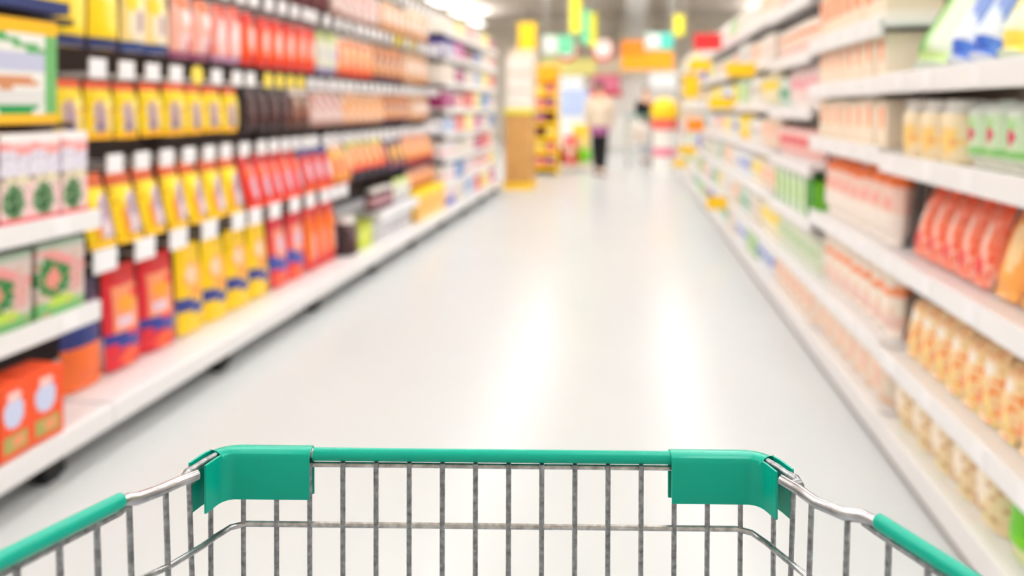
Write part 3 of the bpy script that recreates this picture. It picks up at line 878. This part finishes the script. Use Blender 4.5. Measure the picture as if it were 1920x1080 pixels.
ALT = ['magenta', 'sea_blue', 'white_red', 'pale_yellow', 'white_pink', 'plum', 'pale', 'red_small']
for b in (6, 7, 8):
    for li, z in enumerate(LV):
        st = FARL[b][li]
        al = ALT[(li * 3 + b) % len(ALT)]
        if al == st:
            al = 'pale' if st != 'pale' else 'white_blue'
        hgt = random.choice((.16, .18, .19)) if li else .2
        wh = LEVW[li] + ' shelf of the ' + LNAME[b] + ' bay, snack side'
        shelf_run(-1, 'small_carton', 'box', 'carton', DESC[st], st, -1.91, z + .001, LB[b] + .03, LB[b] + .55, 3, hgt, .2, wh, fine=False)
        shelf_run(-1, 'small_carton', 'box', 'carton', DESC[al], al, -1.91, z + .001, LB[b] + .56, LB[b] + .97, 3, hgt * random.uniform(.8, 1.1), .2, wh, fine=False)

# ------------------------------------------------------------------ the pale side (x > 0)
RB = [1.6, 2.78, 3.80, 4.85, 5.9, 6.95, 8.0, 9.05, 10.1, 11.15, 12.2, 13.25]
RNAME = 'first second third fourth fifth sixth seventh eighth ninth tenth eleventh'.split()
RDECK = .112
RBACK = 1.42
RLIP = .90
RLEV = {0: [.347, .697, 1.045, 1.325], 1: [.36, .70, 1.065, 1.32, 1.535, 1.85], 2: [.36, .64, .92, 1.21, 1.50, 1.80]}
def right_unit(i):
    y0, y1 = RB[i], RB[i + 1]
    lv = RLEV.get(i, [.36, .66, .95, 1.24, 1.53, 1.82])
    t = thing('shelving_unit', 'white grocery shelf unit on the pale side, ' + RNAME[i] + ' bay from the trolley', 'shelving', (1.15, (y0 + y1) / 2, 0), 0, 'shelving bays of the pale side')
    L = (y1 - y0) / 2 - .002
    ox = -1.15
    d = MB()
    d.box(.90 + ox, RBACK + ox, -L, L, RDECK - .03, RDECK)
    d.box(.88 + ox, .90 + ox, -L, L, .022, RDECK)
    bevel(d.build('base_deck', M['white_metal'], t), .004)
    MB().box(.885 + ox, .91 + ox, -L, L, 0, .022).build('kick_plate', M['kick'], t)
    MB().box(RBACK + ox, RBACK + .03 + ox, -L, L, RDECK - .03, 2.15).build('back_panel', M['back_shade'] if i == 0 else M['back_pale'], t)
    for s in (-1, 1):
        MB().box(RBACK + ox - .045, RBACK + ox + .02, s * (L - .02) - .018, s * (L - .02) + .018, 0, 2.16).build('upright', M['grey_metal'], t)
    for z in lv:
        s = bevel(MB().box(RLIP + ox, RBACK + ox, -L, L, z - .022, z).build('shelf', M['white_metal'], t), .002)
        bevel(MB().box(RLIP + ox - .008, RLIP + ox + .012, -L, L, z - .058, z + .012).build('price_rail', M['white_metal'], s), .003)
        for k in range(4 if i < 3 else 0):
            a = -L + (2 * L) * (k + .5) / 4 + random.uniform(-.06, .06)
            MB().box(RLIP + ox - .011, RLIP + ox - .008, a - .03, a + .03, z - .05, z + .004).build('price_label', M['tag_white'], s)
for i in range(11):
    right_unit(i)

P = shelf_run
def rw(shelf, bay):
    return shelf + ' shelf of the ' + RNAME[bay] + ' pale bay'
# first bay
P(1, 'flour_bag', 'bag', 'bag', 'pale lime flour bag with yellow dot', 'flour_lime', .94, 1.327, 1.64, 2.15, 3, .34, .11, rw('top', 0), lean=.5)
P(1, 'flour_bag', 'bag', 'bag', 'white flour bag with blue foot', 'flour_blue', .94, 1.327, 2.16, 2.45, 2, .34, .11, rw('top', 0), lean=.55)
P(1, 'flour_bag', 'bag', 'bag', 'white flour bag with green edge', 'flour_green', .94, 1.327, 2.46, 2.74, 1, .34, .11, rw('top', 0), lean=.55)
P(1, 'sugar_bag', 'bag', 'bag', 'pale green bag with red cherry mark', 'green_bag', .95, 1.047, 1.63, 2.27, 6, .185, .085, rw('second', 0), lean=.04)
P(1, 'sugar_bag', 'jar', 'jar', 'cream jar with white lid', 'cream_bag', .95, 1.047, 2.28, 2.74, 3, .195, .11, rw('second', 0))
P(1, 'noodle_pack', 'pouch', 'noodle pack', 'amber and orange noodle pack', 'amber_noodle', .97, .70, 1.64, 2.18, 4, .27, .055, rw('third', 0), lean=.3)
P(1, 'noodle_pack', 'pouch', 'noodle pack', 'coral red noodle pack', 'red_noodle', .97, .70, 2.19, 2.74, 5, .26, .055, rw('third', 0), lean=.3)
P(1, 'noodle_pack', 'bag', 'noodle pack', 'straw coloured noodle pack with orange specks', 'straw_noodle', .95, .35, 1.80, 2.74, 9, .2, .055, rw('fourth', 0), lean=.2, jit=.12, fill=.99)
P(1, 'noodle_pack', 'bag', 'noodle pack', 'straw noodle pack against the back', 'straw_noodle', 1.09, .35, 1.84, 2.72, 7, .28, .075, rw('fourth', 0), lean=.1, jit=.1, fill=.97)
P(1, 'oat_pack', 'bag', 'bag', 'bright green leaf printed bag', 'green_leaf', .915, RDECK, 1.84, 2.0, 1, .20, .10, 'the bottom deck of the first pale bay', lean=.1)
P(1, 'oat_pack', 'bag', 'bag', 'cream oat bag with green top', 'green_top', .915, RDECK, 2.01, 2.74, 5, .2, .10, 'the bottom deck of the first pale bay', lean=.05)
# second bay
P(1, 'biscuit_carton', 'box', 'carton', 'cream carton with orange half', 'orange_half', .935, 1.536, 2.83, 3.77, 7, .22, .2, rw('fifth', 1))
P(1, 'biscuit_carton', 'box', 'carton', 'cream carton with tall orange panel', 'orange_carton', .935, 1.321, 2.83, 3.77, 7, .175, .2, rw('fourth', 1))
P(1, 'biscuit_carton', 'box', 'carton', 'cream carton with small orange panel', 'orange_carton', .935, 1.066, 2.83, 3.77, 7, .18, .2, rw('third', 1))
P(1, 'rice_pack', 'bag', 'bag', 'pink rice bag with orange head', 'orange_head', .94, .702, 2.83, 3.77, 7, .285, .1, rw('second', 1), lean=.08)
P(1, 'rice_pack', 'bag', 'bag', 'white rice bag with peach wave', 'peach_band', .94, .362, 2.83, 3.77, 7, .27, .1, rw('first', 1), lean=.05)
P(1, 'rice_pack', 'bag', 'bag', 'pale peach rice bag', 'peach', .915, RDECK, 2.83, 3.77, 6, .20, .12, 'the bottom deck of the second pale bay', lean=.03)
# third bay
P(1, 'wafer_pack', 'bag', 'bag', 'rose and white wafer bag', 'rose_white', .94, 1.212, 3.84, 4.5, 5, .24, .1, rw('fourth', 2), fine=False)
P(1, 'wafer_pack', 'bag', 'bag', 'mint green wafer bag', 'mint_pack', .94, 1.212, 4.52, 4.82, 2, .2, .1, rw('fourth', 2), fine=False)
P(1, 'wafer_pack', 'bag', 'bag', 'red banded wafer bag', 'red_pack', .94, .922, 3.84, 4.82, 7, .18, .1, rw('third', 2), fine=False)
P(1, 'tea_box', 'box', 'box', 'dark green tea box', 'deep_green', .93, .642, 3.84, 4.02, 2, .2, .15, rw('second', 2), fine=False)
P(1, 'tea_box', 'box', 'box', 'white tea box with green side', 'leaf_box', .93, .642, 4.05, 4.82, 5, .21, .15, rw('second', 2), fine=False)
P(1, 'wafer_pack', 'bag', 'bag', 'sage green wafer bag', 'sage_pack', .94, .362, 3.84, 4.82, 7, .2, .1, rw('first', 2), fine=False)
P(1, 'wafer_pack', 'bag', 'bag', 'pale peach wafer bag', 'peach', .915, RDECK, 3.84, 4.82, 6, .19, .1, 'the bottom deck of the third pale bay', fine=False)
P(1, 'wafer_pack', 'bag', 'bag', 'cream wafer bag with red corner', 'peach_band', .94, 1.502, 3.84, 4.82, 7, .2, .1, rw('fifth', 2), fine=False)
P(1, 'wafer_pack', 'bag', 'bag', 'tan and cream wafer bag', 'tan_cream', .94, 1.802, 3.84, 4.82, 7, .2, .1, rw('top', 2), fine=False)
# farther bays
RSTY = [('white tub with grey band', 'white_tub', 'jar', 'tub', 'cleaner_tub'), ('pale blue banded pack', 'sky_pack', 'bag', 'pack', 'tissue_pack'), ('lemon banded pack', 'lemon_pack', 'bag', 'pack', 'tissue_pack'),
        ('sage green pack', 'sage_pack', 'bag', 'pack', 'tissue_pack'), ('mint green pack', 'mint_pack', 'bag', 'pack', 'tissue_pack'), ('pale peach pack', 'peach', 'bag', 'pack', 'tissue_pack'),
        ('rose and white pack', 'rose_white', 'bag', 'pack', 'tissue_pack'), ('blue tub with white lid', 'blue_tub', 'jar', 'tub', 'cleaner_tub'), ('white box with green side', 'leaf_box', 'box', 'box', 'soap_box'),
        ('yellow pack with cream oval', 'yellow_bag', 'bag', 'pack', 'tissue_pack'), ('pale cream box', 'pale', 'box', 'box', 'soap_box'), ('white box with pink band', 'white_pink', 'box', 'box', 'soap_box')]
pick = random.Random(21)
RLW = 'first second third fourth fifth top'.split()
for b in range(3, 11):
    lv = [RDECK] + [.36, .66, .95, 1.24, 1.53, 1.82]
    for li, z in enumerate(lv):
        wts = [4, 2, 1.2, 4.5, 2.6, 3, 2.5, .6, 2, .8, 4, 2]
        a = pick.choices(RSTY, wts)[0]
        c = pick.choices([q for q in RSTY if q is not a], [wts[i] for i, q in enumerate(RSTY) if q is not a])[0]
        wh = ('the bottom deck of the ' + RNAME[b] + ' pale bay') if li == 0 else rw(RLW[li - 1], b)
        n1 = 4 if b < 6 else 3
        for sty, ya, yb in ((a, RB[b] + .03, RB[b] + .6), (c, RB[b] + .61, RB[b + 1] - .03)):
            P(1, sty[4], sty[2], sty[3], sty[0], sty[1], .915 if li == 0 else .94, z + .001, ya, yb, n1 if ya < RB[b] + .1 else n1 - 1, pick.uniform(.17, .22), .11, wh, fine=False)

# small signs sticking out from the pale shelves into the aisle
def flag(x, y, z, w_, h_, m, lab, ang=0.0):
    t = thing('shelf_sign', lab, 'shelf sign', (x, y, z), ang, 'signs on the pale shelf edges')
    MB().box(-w_, 0, -.004, .004, -h_ / 2, h_ / 2).build('sign_board', M[m], t)
    MB().box(0, .0035, -.012, .012, -.012, .012).build('clip', M['grey_metal'], t)
SIG = [(5.3, 1.50, .2, .10, 'yellow', 'yellow'), (6.4, 1.27, .2, .10, 'yellow', 'yellow'), (7.2, 1.87, .26, .16, 'red', 'red'), (8.0, 1.69, .24, .12, 'yellow', 'yellow'), (8.8, 1.02, .2, .14, 'orange', 'orange'),
       (9.4, 1.5, .2, .3, 'yellow', 'yellow'), (9.9, .66, .22, .12, 'yellow', 'yellow'), (6.8, .36, .18, .12, 'yellow', 'yellow'), (11.5, .36, .2, .12, 'yellow', 'yellow')]
for y, z, w_, h_, m, cn in SIG:
    flag(RLIP - .012, y, z - .02, w_, h_, m, cn + ' shelf sign jutting out ' + {5.3: 'high in the fourth bay', 6.4: 'at eye level in the fifth bay', 7.2: 'at the top of the sixth bay', 8.0: 'high in the seventh bay',
         8.8: 'at chest level of the seventh bay', 9.4: 'high in the eighth bay, tall and narrow', 9.9: 'at knee level of the eighth bay', 6.8: 'low in the fifth bay', 11.5: 'low in the tenth bay'}[y])

# ------------------------------------------------------------------ the far end of the aisle
# tan cardboard display at the end of the snack side
t = thing('cardboard_display', 'tan cardboard display stand on a yellow foot at the end of the snack side', 'display stand', (-1.62, 10.75, 0))
MB().box(-.2, .22, -.3, .3, 0, .1).build('foot', M['yellow'], t)
MB().box(-.18, .2, -.28, .28, .1, 1.12).build('body', M['tan'], t)
MB().box(-.2, .22, -.3, .3, 1.12, 1.18).build('tray_edge', M['lemon'], t)
MB().box(-.2, .22, .24, .3, 1.18, 2.1).build('back_board', M['cream'], t)
o = MB().box(-.06, .22, .24, .3, 2.1, 2.52).build('header_board', M['yellow'], t)
for k in range(3):
    for j in range(2):
        put_pack('snack_box', 'box', -1, -1.42, 10.56 + j * .2, 1.181 + .262 * k, .17, .255, .36, 'pale',
                 'pale beige box, ' + ('topmost', 'middle', 'lowest')[2 - k] + ' of the ' + ('front', 'rear')[j] + ' stack on the cardboard display', 'box', 'beige boxes on the cardboard display', False, 0, 0.0)

def flat_sign(name, x, y, z, w_, h_, m, lab, parts=(), depth=.05, hang=True, rz=0.0):
    """a hanging board: centre x, z; two cords up to the ceiling"""
    t = thing(name, lab, 'sign', (x, y, z), rz)
    MB().box(-w_ / 2, w_ / 2, -depth / 2, depth / 2, -h_ / 2, h_ / 2).build('board', M[m], t)
    for pn, x0, x1, z0, z1, pm in parts:
        MB().box(x0, x1, -depth / 2 - .012, -depth / 2, z0, z1).build(pn, M[pm], t)
    if hang:
        for s in (-1, 1):
            MB().box(s * w_ * .4 - .006, s * w_ * .4 + .006, -.006, .006, h_ / 2, CEIL - z).build('cord', M['grey_metal'], t)
    return t
def sign_at(name, x0, x1, z0, z1, y, m, lab, parts=(), **k):
    return flat_sign(name, (x0 + x1) / 2, y, (z0 + z1) / 2, x1 - x0, z1 - z0, m, lab, parts, **k), x1 - x0, z1 - z0

sign_at('hanging_banner', -1.207, -0.963, 2.751, 3.883, 15.0, 'lemon', 'lemon yellow banner hanging highest over the aisle end')
sign_at('hanging_banner', -1.036, -0.818, 2.579, 3.316, 15.6, 'mint', 'pale mint banner hanging between two yellow ones')
sign_at('hanging_banner', -0.861, -0.695, 2.557, 3.321, 16.2, 'lemon', 'narrow yellow banner hanging beside the mint one')
sign_at('department_sign', -2.001, -1.267, 2.457, 2.912, 17.0, 'mint', 'mint green hanging sign with white panel, behind the round signs',
        [('white_panel', -.36, -.02, -.2, .2, 'white')])
sign_at('department_sign', 0.414, 1.081, 2.619, 3.024, 18.0, 'teal', 'teal hanging sign with white panel, beside the orange board', [('white_panel', -.33, .02, -.17, .17, 'white')])
# orange board in two steps
t, a, b = sign_at('promotion_board', -0.162, 0.371, 2.087, 2.778, 17.2, 'orange', 'stepped orange and amber hanging board over the aisle end')
MB().box(a / 2, a / 2 + .67, -.03, .03, -b / 2, -b / 2 + .43).build('amber_wing', M['amber'], t)
MB().box(-a / 2, a / 2, -.037, -.025, -b / 2, -b / 2 + .32).build('amber_foot', M['amber'], t)
sign_at('aisle_end_sign', 0.832, 1.026, 2.548, 2.924, 13.7, 'lemon', 'narrow yellow board hanging over the far end of the pale shelves')
# round signs
for sx, lab in ((-1.498, 'round white sign with red rim beneath the mint sign'), (-0.607, 'round white sign with red rim beneath the narrow yellow banner')):
    y = 17.8
    t = thing('round_sign', lab, 'sign', (sx, y, 2.600), 0, 'round hanging signs')
    c = MB().lathe([(0, -.03), (.27, -.03), (.27, .03), (0, .03)], 28).build('rim', M['red'], t)
    c.rotation_euler = (R(90), 0, 0)
    c = MB().lathe([(0, .03), (.22, .03), (.22, .045), (0, .045)], 28).build('face', M['white'], t)
    c.rotation_euler = (R(90), 0, 0)
    c.location = (0, 0, .035)
    MB().box(-.006, .006, -.006, .006, .27, CEIL - 2.600).build('cord', M['grey_metal'], t)

# service counter along the far end
cy = 22.0
t = thing('service_counter', 'long service counter with cream fascia and lit white panels across the far end', 'counter', (-0.606, cy, 0))
MB().box(-2.1, 2.1, 0, .7, 0, 1.0).build('counter_body', M['white'], t)
MB().box(-2.15, 2.15, -.05, .75, 1.0, 1.06).build('worktop', M['grey_metal'], t)
for s in (-2.0, 2.0):
    MB().box(s - .06, s + .06, .5, .62, 1.06, 2.2).build('post', M['white'], t)
MB().box(-2.1, .45, .3, .7, 2.2, 2.72).build('fascia', M['pale_lemon'], t)
MB().box(-.35, .5, .2, .3, 2.25, 2.72).build('fascia_panel', M['cream'], t)
MB().box(.45, 2.1, .3, .7, 2.2, 2.5).build('fascia_end', M['cream'], t)
MB().box(-1.85, -.75, .24, .3, 1.78, 2.16).build('lit_panel', M['sign_lit'], t)
MB().box(1.25, 2.05, .24, .3, 1.78, 2.25).build('lit_panel', M['sign_lit'], t)
MB().box(-.45, .35, .24, .3, 1.68, 2.2).build('pink_panel', M['pink'], t)
MB().box(-2.0, .4, .28, .33, 1.55, 1.7).build('red_strip', M['red'], t)
MB().box(-2.0, 2.0, .62, .68, 1.06, 2.2).build('back_screen', M['white'], t)
# pale blue poster stand
y = 17.6
t = thing('poster_stand', 'pale blue poster on a white stand behind the yellow display shelf', 'poster stand', (-1.312, y, 0))
MB().box(-.36, .36, -.02, .02, 1.0, 1.66).build('poster', M['screen'], t)
MB().box(-.3, .3, .021, .05, .1, 1.05).build('panel', M['white'], t)
MB().box(-.35, .35, -.15, .2, 0, .1).build('foot', M['grey_metal'], t)

# yellow display shelf stocked with dark red packs
y = 13.0
yx = -1.472
t = thing('display_shelf', 'tall yellow display shelf with red packs, standing past the aisle end', 'display shelf', (yx, y, 0))
for s in (-1, 1):
    MB().box(s * .21 - .015, s * .21 + .015, -.2, .2, 0, 1.75).build('side_panel', M['yellow'], t)
MB().box(-.2, .2, .18, .2, 0, 1.75).build('back_panel', M['yellow'], t)
MB().box(-.225, .225, -.22, .2, 1.66, 1.95).build('header_board', M['amber'], t)
for k in range(6):
    MB().box(-.2, .2, -.2, .18, .1 + .26 * k, .16 + .26 * k).build('shelf', M['yellow'], t)
    if k < 6:
        for j in range(2):
            st = ('red_small', 'yellow_bag', 'maroon', 'plum')[(k + j * 3) % 4]
            nm = {'red_small': 'red', 'yellow_bag': 'yellow', 'maroon': 'maroon', 'plum': 'plum'}[st]
            o = link('sweet_box', pack_mesh('box', .15, .17, .14, st, False))
            o.location = (yx - .09 + j * .19, y - .08, .161 + .26 * k)
            tag(o, nm + ' sweet box, ' + ('cardboard side', 'open side')[j] + ' of ' + ORD[k] + ' shelf up in the yellow display', 'box', 'boxes in the yellow display shelf')

# low pallet of bags
y = 13.8
px = -1.110
t = thing('display_pallet', 'low white display pallet beside the yellow display shelf', 'pallet', (px, y, 0))
MB().box(-.42, .42, -.3, .3, .06, .12).build('deck', M['white'], t)
for q in (-.36, 0, .36):
    MB().box(q - .04, q + .04, -.3, .3, 0, .06).build('runner', M['grey_metal'], t)
for dx, st, h_, lab in ((-.27, 'maroon', .34, 'maroon bag standing on the display pallet'), (.02, 'red_small', .55, 'bright red bag standing on the display pallet'), (.29, 'green_leaf', .3, 'green bag standing on the display pallet')):
    o = link('promo_bag', pack_mesh('bag', .25, h_, .2, st, False))
    o.location = (px + dx, y - .1, .121)
    tag(o, lab, 'bag')
o = link('promo_box', pack_mesh('box', .3, .3, .25, 'white_red', False))
o.location = (px - .2, y + .17, .121)
tag(o, 'white box with red disc behind the bags on the display pallet', 'box')
o = link('promo_box', pack_mesh('box', .3, .75, .25, 'yellow_bag', False))
o.location = (px + .2, y + .17, .121)
tag(o, 'tall yellow box behind the bags on the display pallet', 'box')

# round promotion bin
y = 13.6
t = thing('promotion_bin', 'white round promotion bin with red band and yellow domed top', 'promotion bin', (0.662, y, 0))
MB().lathe([(0, 0), (.24, 0), (.22, .1), (.2, .5), (.22, .86), (0, .86)], 24).build('body', M['white'], t, True)
MB().lathe([(.228, .80), (.25, .82), (.25, .98), (.22, 1.0), (0, 1.0)], 24).build('collar', M['coral'], t, True)
MB().lathe([(.24, 1.0), (.26, 1.08), (.25, 1.2), (.2, 1.3), (.1, 1.37), (0, 1.39)], 24).build('dome', M['yellow'], t, True)
MB().lathe([(.206, .3), (.212, .32), (.212, .44), (.208, .46)], 24).build('band', M['pink'], t, True)

# far shopping trolley
y = 14.9
t = thing('supermarket_trolley', 'small grey trolley pushed by the dark clothed shopper', 'trolley', (0.225, y, 0))
g = MB()
for z in (.55, .7, .85, .98):
    g.tube([(-.24, -.35, z), (.24, -.35, z), (.27, .35, z), (-.27, .35, z), (-.24, -.35, z)], .006, 6)
for k in range(7):
    q = -.24 + .08 * k
    g.tube([(q, -.35, .5), (q, -.35, .98)], .005, 6)
    g.tube([(q * 1.1, .35, .5), (q * 1.1, .35, .98)], .005, 6)
for k in range(8):
    q = -.33 + .095 * k
    g.tube([(-.25, q, .5), (-.25, q, .98)], .005, 6)
    g.tube([(.25, q, .5), (.25, q, .98)], .005, 6)
g.build('basket', M['chrome'], t, True)
MB().box(-.23, .23, -.33, .33, .49, .5).build('basket_floor', M['grey_metal'], t)
MB().tube([(-.27, .42, 1.03), (.27, .42, 1.03)], .014, 8).build('handle', M['green'], t, True)
for s in (-1, 1):
    MB().tube([(s * .25, .42, 1.03), (s * .25, .33, .8), (s * .24, .3, .2), (s * .22, -.3, .13)], .012, 8).build('frame_tube', M['chrome'], t, True)
    for q in (-.28, .28):
        MB().tube([(s * .23 - .012, q, .055), (s * .23 + .012, q, .055)], .055, 14).build('wheel', M['black'], t, True)
        MB().box(s * .23 - .018, s * .23 + .018, q - .015, q + .015, .06, .16).build('fork', M['chrome'], t)
o = link('grocery_bag', pack_mesh('bag', .35, .38, .26, 'pale', False))
o.location = (0.225, y, .502)
tag(o, 'pale bag lying in the grey trolley', 'bag')

# ------------------------------------------------------------------ people
def skinned(name, verts, edges, radii, m, parent=None, root=0, sub=2):
    me = bpy.data.meshes.new(name)
    me.from_pydata(verts, edges, [])
    o = link(name, me, parent)
    bm = bmesh.new()
    bm.from_mesh(me)
    bm.verts.ensure_lookup_table()
    L = bm.verts.layers.skin.verify()
    for i, v in enumerate(bm.verts):
        r = radii[i]
        v[L].radius = r if isinstance(r, tuple) else (r, r)
        v[L].use_root = i == root
    bm.to_mesh(me)
    bm.free()
    o.modifiers.new('skin', 'SKIN').use_smooth_shade = True
    s = o.modifiers.new('smooth', 'SUBSURF')
    s.levels = s.render_levels = sub
    me.materials.append(m)
    return o

def person(loc, rz, label, top, legs_m, hem, stride, arms, h=1.63):
    """a walking figure; local -y is the way they face; one continuous body, clothes and hair as children"""
    k = h / 1.68
    t = thing('person', label, 'person', loc, rz)
    S = lambda p: (p[0] * k, p[1] * k, p[2] * k)
    st = stride
    V = [(0, 0, .93), (0, .0, 1.08), (0, .01, 1.25), (0, .01, 1.38), (0, .0, 1.46), (0, -.015, 1.53), (0, -.02, 1.60), (0, -.015, 1.655)]
    Rr = [(.15, .10), (.125, .095), (.15, .10), (.15, .085), .055, .062, .078, .05]
    E = [(i, i + 1) for i in range(7)]
    def chain(start, pts, rs):
        p = start
        for q, r in zip(pts, rs):
            V.append(q)
            Rr.append(r)
            E.append((p, len(V) - 1))
            p = len(V) - 1
        return p
    for s in (-1, 1):
        f = st * s
        chain(0, [(s * .075, 0, .86), (s * .068, -f * .5 - .02, .49), (s * .062, -f * .5 + abs(f) * .25 + .02, .10), (s * .066, -f * .5 - .08, .045), (s * .072, -f * .5 - .15, .04)],
              [.088, .058, .04, .036, .028])
        ax = arms
        chain(3, [(s * .175, .01, 1.36), (s * .215, .02 + f * .15, 1.09), (s * .21, -.02 - ax, .90 + ax * .7), (s * .205, -.04 - ax * 1.25, .82 + ax * .8)], [.052, .04, .03, .024])
        hand = len(V) - 1
        bx, by, bz = V[hand]
        for j in range(4):
            chain(hand, [(bx - s * .005, by - .022 + j * .014, bz - .05), (bx - s * .015, by - .024 + j * .015, bz - .085 + abs(j - 1.4) * .006)], [.009, .007])
        chain(hand, [(bx - s * .02, by - .03, bz - .03), (bx - s * .025, by - .04, bz - .055)], [.009, .007])
    skinned('body', [S(v) for v in V], E, [tuple(x * k for x in r) if isinstance(r, tuple) else r * k for r in Rr], M['skin'], t)
    # face
    fm = MB()
    fm.tube([S((0, -.088, 1.60)), S((0, -.112, 1.575))], .011 * k, 6)
    fm.build('nose', M['skin'], t, True)
    for s in (-1, 1):
        MB().lathe([(0, -.01), (.008, -.006), (.01, 0), (.008, .006), (0, .01)], 8, None, s * .03 * k, -.088 * k).build('eye', M['hair'], t).location = (0, 0, 1.605 * k)
        MB().lathe([(0, -.03), (.012, -.015), (.014, 0), (.012, .02), (0, .03)], 8, None, s * .08 * k, -.01 * k).build('ear', M['skin'], t, True).location = (0, 0, 1.595 * k)
    MB().box(-.022 * k, .022 * k, -.089 * k, -.08 * k, 1.545 * k, 1.552 * k).build('mouth', M['pink'], t)
    # hair
    skinned('hair', [S((0, .035, 1.55)), S((0, .022, 1.61)), S((0, .0, 1.655)), S((0, -.03, 1.672))], [(0, 1), (1, 2), (2, 3)], [.058 * k, .085 * k, .078 * k, .05 * k], M['hair'], t)
    # jacket with sleeves
    JV = [(0, 0, .84), (0, 0, 1.0), (0, .01, 1.2), (0, .01, 1.36), (0, .005, 1.43)]
    JR = [(.19, .14), (.175, .13), (.18, .13), (.165, .105), (.075, .07)]
    JE = [(0, 1), (1, 2), (2, 3), (3, 4)]
    for s in (-1, 1):
        f = st * s
        p = 3
        for q, r in (((s * .18, .01, 1.36), .07), ((s * .225, .02 + f * .15, 1.09), .058), ((s * .215, -.015 - arms * .95, .92 + arms * .66), .046)):
            JV.append(q)
            JR.append(r)
            JE.append((p, len(JV) - 1))
            p = len(JV) - 1
    skinned('jacket', [S(v) for v in JV], JE, [tuple(x * k for x in r) if isinstance(r, tuple) else r * k for r in JR], M[top], t)
    if hem:
        MB().lathe([(.150 * k, .74 * k), (.175 * k, .75 * k), (.175 * k, .86 * k), (.15 * k, .90 * k)], 20).build('hem', M[hem], t, True).scale = (1, .74, 1)
    TV = [(0, 0, .92), (0, 0, .86)]
    TR = [(.15, .11), (.14, .11)]
    TE = [(0, 1)]
    for s in (-1, 1):
        f = st * s
        p = 1
        for q, r in (((s * .075, 0, .80), .108), ((s * .068, -f * .5 - .02, .49), .088), ((s * .062, -f * .5 + abs(f) * .25 + .015, .12), .062)):
            TV.append(q)
            TR.append(r)
            TE.append((p, len(TV) - 1))
            p = len(TV) - 1
    skinned('trousers', [S(v) for v in TV], TE, [tuple(x * k for x in r) if isinstance(r, tuple) else r * k for r in TR], M[legs_m], t)
    for s in (-1, 1):
        f = st * s
        y0 = -f * .5
        skinned('shoe', [S((s * .062, y0 + .03, .045)), S((s * .068, y0 - .08, .042)), S((s * .074, y0 - .17, .034))], [(0, 1), (1, 2)], [.044 * k, .043 * k, .032 * k], M['shoe'], t)
    return t
y = 12.75
person((-0.500, y, 0), R(180), 'person seen from behind in a cream jacket, purple hem and dark trousers', 'cream', 'charcoal', 'purple', .16, .12, 1.64)
y = 15.85
person((0.388, y, 0), R(20), 'person in a dark top and pale trousers behind the grey trolley', 'navy', 'greycloth', None, .1, .22, 1.62)
